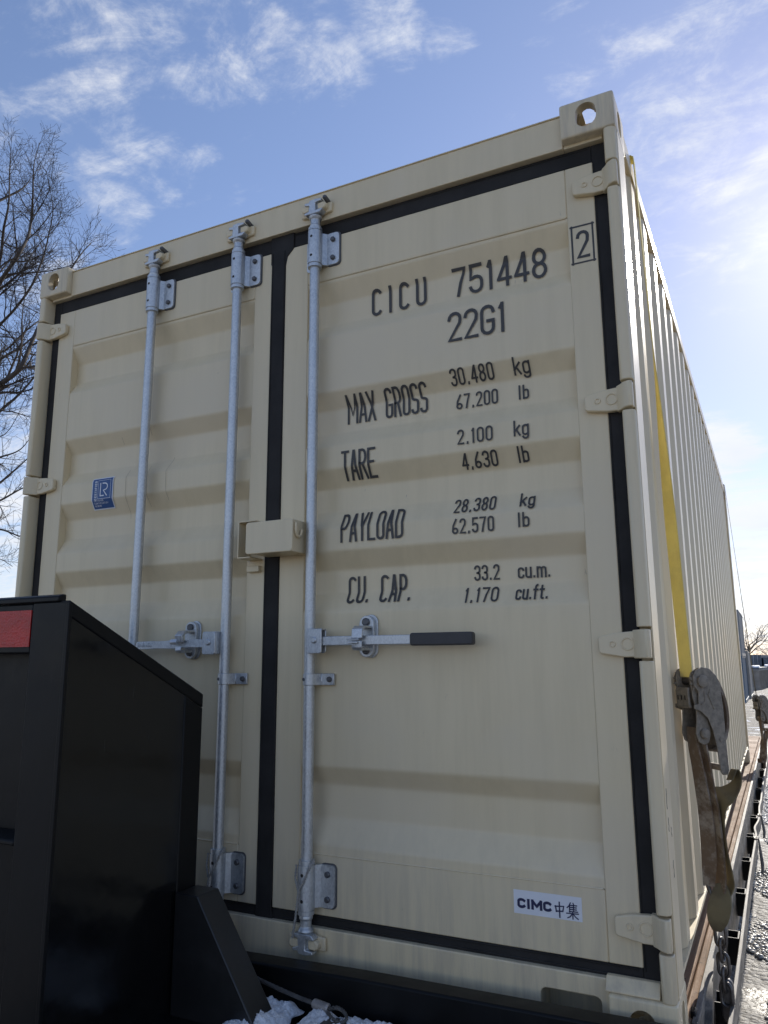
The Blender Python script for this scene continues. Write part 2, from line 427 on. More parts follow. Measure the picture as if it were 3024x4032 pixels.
# ------------------------------------------------------------------ mesh helpers
class MB:
    def __init__(self):
        self.v = []
        self.f = []

    def add(self, vs, fs):
        o = len(self.v)
        self.v += [tuple(p) for p in vs]
        self.f += [tuple(i + o for i in f) for f in fs]
        return self

    def box(self, x0, x1, y0, y1, z0, z1):
        return self.add([(x0, y0, z0), (x1, y0, z0), (x1, y1, z0), (x0, y1, z0), (x0, y0, z1), (x1, y0, z1), (x1, y1, z1), (x0, y1, z1)],
                        [(0, 3, 2, 1), (4, 5, 6, 7), (0, 1, 5, 4), (1, 2, 6, 5), (2, 3, 7, 6), (3, 0, 4, 7)])

    def prism(self, poly, axis, a, b, frame=None):
        """poly: 2D outline, extruded from a to b along axis ('x': poly=(y,z), 'y': poly=(x,z), 'z': poly=(x,y))"""
        n = len(poly)
        def P(p, h):
            if axis == 'x':
                q = (h, p[0], p[1])
            elif axis == 'y':
                q = (p[0], h, p[1])
            else:
                q = (p[0], p[1], h)
            return frame @ Vector(q) if frame is not None else q
        vs = [P(p, a) for p in poly] + [P(p, b) for p in poly]
        fs = [tuple(range(n))[::-1], tuple(range(n, 2 * n))] + [(i, (i + 1) % n, n + (i + 1) % n, n + i) for i in range(n)]
        return self.add(vs, fs)

    def tube(self, pts, rad, n=12, closed=False, caps=True, squash=None):
        pts = [Vector(p) for p in pts]
        m = len(pts)
        rads = rad if isinstance(rad, (list, tuple)) else [rad] * m
        ref = None
        rings = []
        for i, p in enumerate(pts):
            if closed:
                tg = pts[(i + 1) % m] - pts[(i - 1) % m]
            else:
                tg = pts[min(i + 1, m - 1)] - pts[max(i - 1, 0)]
            tg.normalize()
            if ref is None:
                ref = Vector((0, 0, 1)) if abs(tg.z) < 0.9 else Vector((1, 0, 0))
            a = (ref - tg * ref.dot(tg)).normalized()
            ref = a
            b_ = tg.cross(a)
            rings.append([p + (a * math.cos(2 * math.pi * k / n) + b_ * math.sin(2 * math.pi * k / n)) * rads[i] for k in range(n)])
        vs = [q for r_ in rings for q in r_]
        fs = []
        for i in range(m if closed else m - 1):
            j = (i + 1) % m
            for k in range(n):
                fs.append((i * n + k, i * n + (k + 1) % n, j * n + (k + 1) % n, j * n + k))
        if caps and not closed:
            fs.append(tuple(range(n))[::-1])
            fs.append(tuple((m - 1) * n + k for k in range(n)))
        return self.add(vs, fs)

    def cyl(self, p0, p1, r, n=16, r2=None):
        return self.tube([p0, p1], [r, r if r2 is None else r2], n)

    def lathe(self, x, y, prof, n=20):
        """vertical turned shape, prof = [(z, r), ...]"""
        vs = [(x + r * math.cos(2 * math.pi * k / n), y + r * math.sin(2 * math.pi * k / n), z) for z, r in prof for k in range(n)]
        m = len(prof)
        fs = [(i * n + k, i * n + (k + 1) % n, i * n + n + (k + 1) % n, i * n + n + k) for i in range(m - 1) for k in range(n)]
        fs += [tuple(range(n))[::-1], tuple((m - 1) * n + k for k in range(n))]
        return self.add(vs, fs)

    def ribbon(self, pts, sides, widths, th=0.003):
        """webbing: centre points, side directions, widths"""
        if len(pts) < 30:
            P_, S_, W_ = [Vector(p) for p in pts], [Vector(q).normalized() for q in sides], list(widths)
            N_ = 6
            def cr(A, i, t):
                a, b_, c, d_ = A[max(i - 1, 0)], A[i], A[i + 1], A[min(i + 2, len(A) - 1)]
                return 0.5 * ((2 * b_) + (c - a) * t + (2 * a - 5 * b_ + 4 * c - d_) * t * t + (3 * b_ - a - 3 * c + d_) * t ** 3)
            ids = [(i, k / N_) for i in range(len(P_) - 1) for k in range(N_)]
            pts = [cr(P_, i, t) for i, t in ids] + [P_[-1]]
            sides = [cr(S_, i, t) for i, t in ids] + [S_[-1]]
            widths = [cr(W_, i, t) for i, t in ids] + [W_[-1]]
        m = len(pts)
        vs = []
        for i in range(m):
            p = Vector(pts[i])
            s = Vector(sides[i]).normalized()
            tg = (Vector(pts[min(i + 1, m - 1)]) - Vector(pts[max(i - 1, 0)])).normalized()
            nrm = tg.cross(s).normalized()
            w = widths[i] / 2
            for a, c in ((-w, -th / 2), (w, -th / 2), (w, th / 2), (-w, th / 2)):
                vs.append(p + s * a + nrm * c)
        fs = []
        for i in range(m - 1):
            for k in range(4):
                fs.append((i * 4 + k, i * 4 + (k + 1) % 4, i * 4 + 4 + (k + 1) % 4, i * 4 + 4 + k))
        fs.append((3, 2, 1, 0))
        e = (m - 1) * 4
        fs.append((e, e + 1, e + 2, e + 3))
        return self.add(vs, fs)

    def mesh(self, name, smooth=None):
        me = bpy.data.meshes.new(name)
        me.from_pydata(self.v, [], self.f)
        me.validate()
        bm = bmesh.new()
        bm.from_mesh(me)
        bmesh.ops.recalc_face_normals(bm, faces=bm.faces)
        bm.to_mesh(me)
        bm.free()
        if smooth is not None:
            me.polygons.foreach_set('use_smooth', [True] * len(me.polygons))
            me.set_sharp_from_angle(angle=R(smooth))
        return me


def link(name, me, mat=None, parent=None, bevel=0.0, label=None, seg=2, kind=None):
    o = bpy.data.objects.new(name, me)
    COL.objects.link(o)
    if mat is not None and not me.materials:
        me.materials.append(M[mat] if isinstance(mat, str) else mat)
    if parent is not None:
        o.parent = parent
        if parent.type == 'EMPTY':
            o.location = -parent.location
    if bevel:
        bv = o.modifiers.new('bevel', 'BEVEL')
        bv.width = bevel
        bv.segments = seg
        bv.limit_method = 'ANGLE'
        bv.angle_limit = R(40)
        bv.harden_normals = False
        me.polygons.foreach_set('use_smooth', [True] * len(me.polygons))
        me.set_sharp_from_angle(angle=R(50))
    if label:
        o['label'] = label
    if kind:
        o['kind'] = kind
    return o


def part(name, mb, mat, parent, bevel=0.0, smooth=None, label=None, seg=2, kind=None, each=False):
    if each:                                 # every loose piece an object of its own
        up_ = list(range(len(mb.v)))

        def find(a):
            while up_[a] != a:
                up_[a] = up_[up_[a]]
                a = up_[a]
            return a
        for f in mb.f:
            for k in f[1:]:
                up_[find(k)] = find(f[0])
        groups = {}
        for f in mb.f:
            groups.setdefault(find(f[0]), []).append(f)
        o = None
        for fl in groups.values():
            ids = sorted({k for f in fl for k in f})
            ix = {k: n for n, k in enumerate(ids)}
            sub = MB().add([mb.v[k] for k in ids], [tuple(ix[k] for k in f) for f in fl])
            o = link(name, sub.mesh(name, smooth), mat, parent, bevel, label, seg, kind)
        return o
    return link(name, mb.mesh(name, smooth), mat, parent, bevel, label, seg, kind)


def thing(name, label, cat, loc=(0, 0, 0), group=None):
    o = bpy.data.objects.new(name, None)
    o.empty_display_size = 0.2
    COL.objects.link(o)
    o.location = loc
    o['label'] = label
    o['category'] = cat
    if group:
        o['group'] = group
    return o


def tag(o, label, cat, group=None):
    o['label'] = label
    o['category'] = cat
    if group:
        o['group'] = group
    return o


def stadium(cx, cz, w, h, n=8):
    """upright or lying stadium outline"""
    pts = []
    if h >= w:
        r = w / 2
        for i in range(n + 1):
            a = math.pi * i / n
            pts.append((cx + r * math.cos(a), cz + h / 2 - r + r * math.sin(a)))
        for i in range(n + 1):
            a = math.pi + math.pi * i / n
            pts.append((cx + r * math.cos(a), cz - h / 2 + r + r * math.sin(a)))
    else:
        r = h / 2
        for i in range(n + 1):
            a = -math.pi / 2 + math.pi * i / n
            pts.append((cx + w / 2 - r + r * math.cos(a), cz + r * math.sin(a)))
        for i in range(n + 1):
            a = math.pi / 2 + math.pi * i / n
            pts.append((cx - w / 2 + r + r * math.cos(a), cz + r * math.sin(a)))
    return pts


def rrect(x0, x1, z0, z1, r, n=4):
    pts = []
    for cx, cz, a0 in ((x1 - r, z1 - r, 0), (x0 + r, z1 - r, 90), (x0 + r, z0 + r, 180), (x1 - r, z0 + r, 270)):
        for i in range(n + 1):
            a = R(a0 + 90 * i / n)
            pts.append((cx + r * math.cos(a), cz + r * math.sin(a)))
    return pts


def boolean(base, cutters, bevel=0.0):
    """difference of plain meshes, evaluated here; returns a mesh"""
    bo = bpy.data.objects.new('base', base)
    COL.objects.link(bo)
    tmp = []
    if bevel:
        bv = bo.modifiers.new('b', 'BEVEL')
        bv.width = bevel
        bv.segments = 3
    for c in cutters:
        co = bpy.data.objects.new('cut', c)
        COL.objects.link(co)
        tmp.append(co)
        md = bo.modifiers.new('d', 'BOOLEAN')
        md.operation = 'DIFFERENCE'
        md.solver = 'EXACT'
        md.object = co
    dg = bpy.context.evaluated_depsgraph_get()
    dg.update()
    me = bpy.data.meshes.new_from_object(bo.evaluated_get(dg))
    for o in [bo] + tmp:
        bpy.data.objects.remove(o)
    return me


# ------------------------------------------------------------------ setting: ground
def gz(y):
    if y < 0:
        return -1.0
    if y < 76:
        return -1.0 - 0.0098 * y
    return -1.745 + min(0.35, (y - 76) * 0.012)


def build_ground():
    xs = sorted(set([-420, -250, -140, -80, -50, -30, -20, -12, -7, -4, -2] + [i * 0.25 for i in range(0, 33)] + [10, 14, 20, 30, 50, 80, 140, 250, 420]))
    ys = sorted(set([-420, -250, -140, -80, -45, -25, -15, -10, -6, -3, -1] + [i * 0.3 for i in range(0, 61)] + [20, 24, 28, 32, 36, 40, 44, 48, 54, 60, 68, 76, 85, 95, 105, 120, 150, 200, 300, 600, 1200]))
    vs, fs = [], []
    for y in ys:
        for x in xs:
            near = 1.0 if (-1 < y < 18 and -1 < x < 9) else 0.0
            h = gz(y) + near * 0.035 * (mnoise.noise(Vector((x * 1.3, y * 1.3, 0))))
            vs.append((x, y, h))
    nx = len(xs)
    for j in range(len(ys) - 1):
        for i in range(nx - 1):
            fs.append((j * nx + i, j * nx + i + 1, (j + 1) * nx + i + 1, (j + 1) * nx + i))
    mb = MB().add(vs, fs)
    g = part('ground', mb, 'ground', None, smooth=60)
    g['kind'] = 'structure'
    # loose wet stones beside the trailer
    st = MB()
    rnd = random.Random(3)
    for i in range(46000):
        y = 0.3 + 14.0 * rnd.random() ** 1.35
        x = 2.15 + rnd.random() ** 1.5 * (1.0 + 0.04 * y)
        if mnoise.noise(Vector((x * 1.1, y * 0.9, 5.0))) > 0.22:
            continue
        s = rnd.choice([0.004, 0.005, 0.006, 0.006, 0.008, 0.010, 0.013, 0.019]) * (0.8 + 0.5 * rnd.random())
        zz = gz(y) + 0.035 * mnoise.noise(Vector((x * 1.3, y * 1.3, 0))) + s * 0.25
        a = rnd.random() * 6.28
        vv = []
        m_ = 5
        sq = 0.55 + 0.3 * rnd.random()
        for (hh_, q_) in ((-0.25, 0.85), (0.22, 0.95), (0.55, 0.62)):
            for k in range(m_):
                j = 0.75 + 0.5 * rnd.random()
                aa = 2 * math.pi * k / m_
                ca, sa = math.cos(aa) * q_ * j * s, math.sin(aa) * q_ * j * s * 0.78
                vv.append((x + ca * math.cos(a) - sa * math.sin(a), y + ca * math.sin(a) + sa * math.cos(a), zz + s * hh_ * sq * 1.2))
        ff = [(r_ * m_ + k, r_ * m_ + (k + 1) % m_, r_ * m_ + m_ + (k + 1) % m_, r_ * m_ + m_ + k) for r_ in range(2) for k in range(m_)] + [tuple(range(2 * m_, 3 * m_))]
        st.add(vv, ff)
    part('gravel', st, 'stone', None, kind='stuff', smooth=75)


build_ground()

# ------------------------------------------------------------------ shipping container
CL, CW, CH = 6.058, 2.438, 2.591
box = thing('shipping_container', 'tan twenty foot shipping container with galvanised lock rods standing on the trailer deck', 'container', (1.219, 3.0, 0))

# corner castings
def casting_mesh(px_, py_, pz_):
    """hollow corner casting; px_=+1 when its side face looks to +x, py_=-1 when its end face looks to -y, pz_=+1 top"""
    w, dd, h = 0.162, 0.178, 0.118
    base = MB().box(-w, 0, 0, dd, -h, 0).mesh('casting')          # outer corner at the origin (+x, -y, top)
    cav = MB().box(-w + 0.028, -0.014, 0.024, dd - 0.03, -h + 0.016, -0.028).mesh('c')
    endh = MB().prism(stadium(-0.083, -0.056, 0.062, 0.080, 10), 'y', -0.05, 0.04).mesh('c')
    sideh = MB().prism(stadium(0.092, -0.058, 0.055, 0.080, 10), 'x', -0.045, 0.05).mesh('c')
    toph = MB().prism([(x, y) for x, y in stadium(-0.083, 0.092, 0.063, 0.12, 8)], 'z', -0.04, 0.05).mesh('c')
    me = boolean(base, [cav, endh, sideh, toph], bevel=0.007)
    me.transform(Matrix.Diagonal((px_, -py_, pz_, 1)))
    if px_ * -py_ * pz_ < 0:
        me.flip_normals()
    me.polygons.foreach_set('use_smooth', [True] * len(me.polygons))
    me.set_sharp_from_angle(angle=R(35))
    me.materials.clear()
    return me


for sx in (1, -1):
    for sy in (-1, 1):
        for sz in (1, -1):
            me = casting_mesh(sx, sy, sz)
            o = link('corner_casting', me, 'tan', box)
            o.location = Vector(((CW if sx > 0 else 0), (0 if sy < 0 else CL), (CH if sz > 0 else 0))) - box.location

# corner posts at the door end: outer strip in front, wider core behind
HZ = [2.322, 1.640, 0.962, 0.268]         # hinge heights
HH = 0.038
def door_post(s):
    X = (lambda x: CW - x) if s > 0 else (lambda x: x)
    mb = MB()
    def bx(xa, xb, *a):
        mb.box(min(X(xa), X(xb)), max(X(xa), X(xb)), *a)
    bx(0.006, 0.042, 0.062, 0.165, 0.118, CH - 0.118)        # core
    bx(0.000, 0.006, 0.030, 0.150, 0.118, CH - 0.118)        # side skin
    segs = [(0.118, HZ[3] - HH - 0.006)] + [(HZ[i + 1] + HH + 0.006, HZ[i] - HH - 0.006) for i in (2, 1, 0)] + [(HZ[0] + HH + 0.006, CH - 0.118)]
    for a, b_ in segs:                                        # rounded strip between the hinges
        pr = [(X(0.002), 0.064), (X(0.002), 0.012), (X(0.007), 0.004), (X(0.014), 0.001), (X(0.026), 0.001), (X(0.034), 0.004), (X(0.037), 0.012), (X(0.037), 0.064)]
        mb.prism(pr, 'z', a, b_)
    mb.box(min(X(0.04), X(0.048)), max(X(0.04), X(0.048)), 0.058, 0.09, 0.118, CH - 0.118)
    part('corner_post', mb, 'tan', box, bevel=0.002, seg=1)
    return X


XL = door_post(-1)
XR = door_post(1)
# rear posts
for s in (-1, 1):
    x0 = 0.0 if s < 0 else CW - 0.12
    part('corner_post', MB().box(x0, x0 + 0.12, CL - 0.10, CL - 0.002, 0.118, CH - 0.118), 'tan', box, bevel=0.006)

# header, sill
hd = MB().box(0.162, CW - 0.162, 0.030, 0.10, 2.4635, 2.574).box(0.044, 0.161, 0.034, 0.10, 2.463, 2.474).box(CW - 0.161, CW - 0.044, 0.034, 0.10, 2.463, 2.474)
hd.box(0.10, CW - 0.10, 0.026, 0.10, 2.5745, 2.5785)
part('door_header', hd, 'tan', box, bevel=0.003)
sill_base = MB().box(0.162, CW - 0.162, 0.034, 0.14, 0.012, 0.141).mesh('s')
pocket = [MB().prism(rrect(x, x + 0.155, -0.05, 0.094, 0.016), 'y', 0.0, 0.12).mesh('p') for x in (2.098, 0.185)]
me = boolean(sill_base, pocket)
me.materials.clear()
part_sill = link('door_sill', me, 'tan', box, bevel=0.003)
lip = MB()
for x0 in (2.262, 0.0):
    lip.prism([(0.012, 0.1185), (0.012, 0.124), (0.034, 0.150), (0.05, 0.150), (0.05, 0.1185)], 'x', x0 + 0.006, x0 + 0.135)
part('sill_ledge', lip, 'tan', box, each=True, bevel=0.002)
part('pocket_back', MB().box(2.05, 2.30, 0.139, 0.15, 0.02, 0.12), 'black', box)

# roof, floor, far end, side walls
part('roof_panel', MB().box(0.05, CW - 0.05, 0.10, CL - 0.05, 2.560, 2.576), 'tan', box)
part('floor_panel', MB().box(0.05, CW - 0.05, 0.15, CL - 0.05, 0.06, 0.14), 'wood', box)
part('end_wall', MB().box(0.06, CW - 0.06, CL - 0.06, CL - 0.03, 0.12, 2.50), 'tan', box)


def side_wall(s):
    prof = []                               # (y, x-depth from the outer plane)
    y = 0.150
    prof.append((0.150, 0.036))
    k0 = 0.385
    prof.append((k0 - 0.036 - 0.068 - 0.055, 0.036))
    for k in range(20):
        c = k0 + 0.278 * k
        prof += [(c - 0.036 - 0.068, 0.036), (c - 0.036, 0.0), (c + 0.036, 0.0), (c + 0.036 + 0.068, 0.036)]
    prof.append((CL - 0.09, 0.036))
    z0, z1 = 0.141, 2.515
    X = (lambda dpt: CW - 0.010 - dpt) if s > 0 else (lambda dpt: 0.010 + dpt)
    vs, fs = [], []
    nz = 2
    for (yy, dp) in prof:
        for z in (z0, z1):
            vs.append((X(dp), yy, z))
    for i in range(len(prof) - 1):
        fs.append((2 * i, 2 * i + 2, 2 * i + 3, 2 * i + 1))
    mb = MB().add(vs, fs)
    w = part('side_wall', mb, 'tan', box)
    sm = w.modifiers.new('th', 'SOLIDIFY')
    sm.thickness = 0.003
    sm.offset = 0
    # top rail and bottom rail
    a, b_ = (CW - 0.066, CW - 0.004) if s > 0 else (0.004, 0.066)
    part('top_rail', MB().box(a, b_, 0.178, CL - 0.178, 2.516, 2.578), 'tan', box, bevel=0.004)
    if s > 0:
        ch = [(CW - 0.095, 0.010), (CW - 0.058, 0.010), (CW - 0.058, 0.016), (CW - 0.085, 0.016), (CW - 0.085, 0.128), (CW - 0.004, 0.128), (CW - 0.004, 0.140), (CW - 0.095, 0.140)]
    else:
        ch = [(0.055, 0.010), (0.006, 0.010), (0.006, 0.016), (0.036, 0.016), (0.036, 0.128), (0.006, 0.128), (0.006, 0.140), (0.055, 0.140)]
    part('bottom_rail', MB().prism(ch, 'y', 0.178, CL - 0.178), 'tan', box)


side_wall(1)
side_wall(-1)

# ---- doors
YD = 0.050                                   # door face
DEP = 0.034
PROF = [(2.400, 0), (2.232, 0), (2.162, 1), (2.080, 1), (2.028, 0), (1.826, 0), (1.768, 1), (1.682, 1), (1.631, 0), (1.553, 0),
        (1.490, 1), (1.410, 1), (1.351, 0), (1.275, 0), (1.216, 1), (1.139, 1), (1.078, 0), (0.600, 0), (0.545, 1), (0.445, 1), (0.372, 0), (0.150, 0)]


def pdepth(z):
    """pressed profile with rolled bends"""
    return sum(pdepth0(z + q * 0.0014) for q in (-3, -2, -1, 0, 1, 2, 3)) / 7


def pdepth0(z):
    for (za, a), (zb, b_) in zip(PROF, PROF[1:]):
        if zb <= z <= za:
            return (a + (b_ - a) * (za - z) / (za - zb)) * DEP
    return 0.0


def leaf(x0, x1, pa, pb):
    """door leaf from x0..x1 with panel between pa..pb"""
    zt, zb = 2.405, 0.172
    e = thing_part = bpy.data.objects.new('door', None)
    mb = MB()
    mb.box(x0, pa, YD, YD + 0.05, zb, zt)                    # stiles
    mb.box(pb, x1, YD, YD + 0.05, zb, zt)
    mb.box(pa, pb, YD, YD + 0.05, 2.243, zt)                 # rails
    mb.box(pa, pb, YD, YD + 0.05, zb, 0.343)
    o = part('door', mb, 'tan', box, bevel=0.003)
    # pressed panel, set a hair back from the frame with a welded seam round it
    zs = [2.241 - (2.241 - 0.345) * i / 380 for i in range(381)]
    cols = 9
    vs, fs = [], []
    rnd = random.Random(int(x0 * 100))
    xsn = [pa + (pb - pa) * i / cols for i in range(cols + 1)]
    for z in zs:
        for i, x in enumerate(xsn):
            wob = 0.0012 * mnoise.noise(Vector((x * 3, z * 4, x0 * 5))) if 0 < i < cols else 0
            vs.append((x, YD + 0.0025 + pdepth(z) + wob, z))
    n = cols + 1
    for j in range(len(zs) - 1):
        for i in range(cols):
            fs.append((j * n + i, j * n + i + 1, (j + 1) * n + i + 1, (j + 1) * n + i))
    pm = MB().add(vs, fs)
    p = part('door_panel', pm, 'tan', o, smooth=60)
    w = MB()
    w.tube([(pa + 0.004, YD + 0.001, 2.242), (pb - 0.004, YD + 0.001, 2.242)], 0.0022, 6)
    w.tube([(pa + 0.004, YD + 0.001, 0.344), (pb - 0.004, YD + 0.001, 0.344)], 0.0026, 6)
    part('weld_seam', w, 'tan', o, each=True, smooth=60)
    return o


ldoor = leaf(0.083, 1.190, 0.173, 1.114)
ldoor['label'] = 'left container door with the blue certification sticker'
rdoor = leaf(1.249, 2.357, 1.347, 2.273)
rdoor['label'] = 'right container door with the printed weights'


# gaskets
gk = MB()
gk.box(0.042, 0.086, 0.053, 0.075, 0.140, 2.462)
part('door_gasket', gk, 'rubber', ldoor, each=True, bevel=0.002)
gk = MB().box(2.355, 2.401, 0.053, 0.075, 0.140, 2.462)
part('door_gasket', gk, 'rubber', rdoor, each=True, bevel=0.002)
gk = MB().box(0.086, 1.192, 0.0535, 0.075, 2.402, 2.4625).box(0.086, 1.192, 0.0535, 0.075, 0.1395, 0.175)
part('door_gasket', gk, 'rubber', ldoor, each=True, bevel=0.002)
gk = MB().box(1.248, 2.355, 0.0535, 0.075, 2.402, 2.4625).box(1.248, 2.355, 0.0535, 0.075, 0.1395, 0.175)
part('door_gasket', gk, 'rubber', rdoor, each=True, bevel=0.002)
gk = MB().prism([(1.188, 0.1392), (1.252, 0.1392), (1.252, 0.150), (1.243, 0.178), (1.2505, 0.205), (1.2505, 2.34), (1.258, 2.375), (1.285, 2.402), (1.285, 2.470), (1.272, 2.478), (1.186, 2.478), (1.186, 2.36), (1.197, 2.335), (1.1895, 2.32), (1.1895, 0.185)], 'y', 0.0470, 0.0762)
part('centre_gasket', gk, 'rubber', rdoor, bevel=0.002)


for x_, dr_ in ((0.047, ldoor), (0.0805, ldoor), (1.194, rdoor), (1.2455, rdoor), (2.3595, rdoor), (2.3965, rdoor)):
    rnd = random.Random(int(x_ * 1000))
    yy_ = 0.0472 if 1 < x_ < 1.3 else 0.0532
    lp_ = [(x_ + rnd.uniform(-0.0008, 0.0008), yy_ + rnd.uniform(-0.0006, 0.0006), 0.165 + (2.40 - 0.165) * i / 40) for i in range(41)]
    part('gasket_lip', MB().tube(lp_, 0.0030, 6), 'rubber', dr_, smooth=60)
for xa_, xb_, dr_ in ((0.10, 1.182, ldoor), (1.29, 2.345, rdoor)):
    for z_ in (2.409, 2.456, 0.1475, 0.1675):
        rnd = random.Random(int(z_ * 1000 + xa_ * 10))
        lp_ = [(xa_ + (xb_ - xa_) * i / 24, 0.0538 + rnd.uniform(-0.0006, 0.0006), z_ + rnd.uniform(-0.0008, 0.0008)) for i in range(25)]
        part('gasket_lip', MB().tube(lp_, 0.0028, 6), 'rubber', dr_, smooth=60)


# hinges
def hinge(s, z, parent):
    X = XR if s > 0 else XL
    mb = MB()
    out = [(0.034, HH - 0.003), (0.060, HH - 0.005), (0.098, 0.030), (0.136, 0.022), (0.142, 0.016), (0.142, -0.018), (0.136, -0.024), (0.075, -HH + 0.004), (0.034, -HH + 0.004)]
    poly = [(X(a), z + b_) for a, b_ in out]
    if s > 0:
        poly = poly[::-1]
    mb.prism(poly, 'y', 0.030, YD - 0.001)
    # wrap from the blade round the pin
    mb.prism([(X(0.052), 0.0305), (X(0.040), 0.018), (X(0.030), 0.003), (X(0.014), -0.006), (X(0.004), -0.001), (X(0.0035), 0.020), (X(0.03), 0.048), (X(0.052), 0.048)], 'z', z - HH + 0.001, z + HH - 0.001)
    o = part('hinge', mb, 'tan', parent, bevel=0.003, smooth=40)
    b2 = MB()
    for (ax, rr) in ((0.066, 0.0155), (0.105, 0.007)):
        pts = [(X(ax) + rr * math.cos(2 * math.pi * i / 20), 0.0295, z + 0.001 + rr * math.sin(2 * math.pi * i / 20)) for i in range(20)]
        b2.tube(pts, 0.0022, 6, closed=True)
    link('hinge_emboss', b2.mesh('hinge_emboss', 60), 'tan', box)


for z in HZ:
    hinge(-1, z, ldoor)
    hinge(1, z, rdoor)


# ---- locking gear
RODS = [(0.646, ldoor), (1.061, ldoor), (1.397, rdoor)]
YR = 0.014


def bolt(mb, x, y, z, r=0.009):
    mb.tube([(x, y, z), (x, y - 0.006, z), (x, y - 0.009, z)], [r, r, r * 0.7], 10)


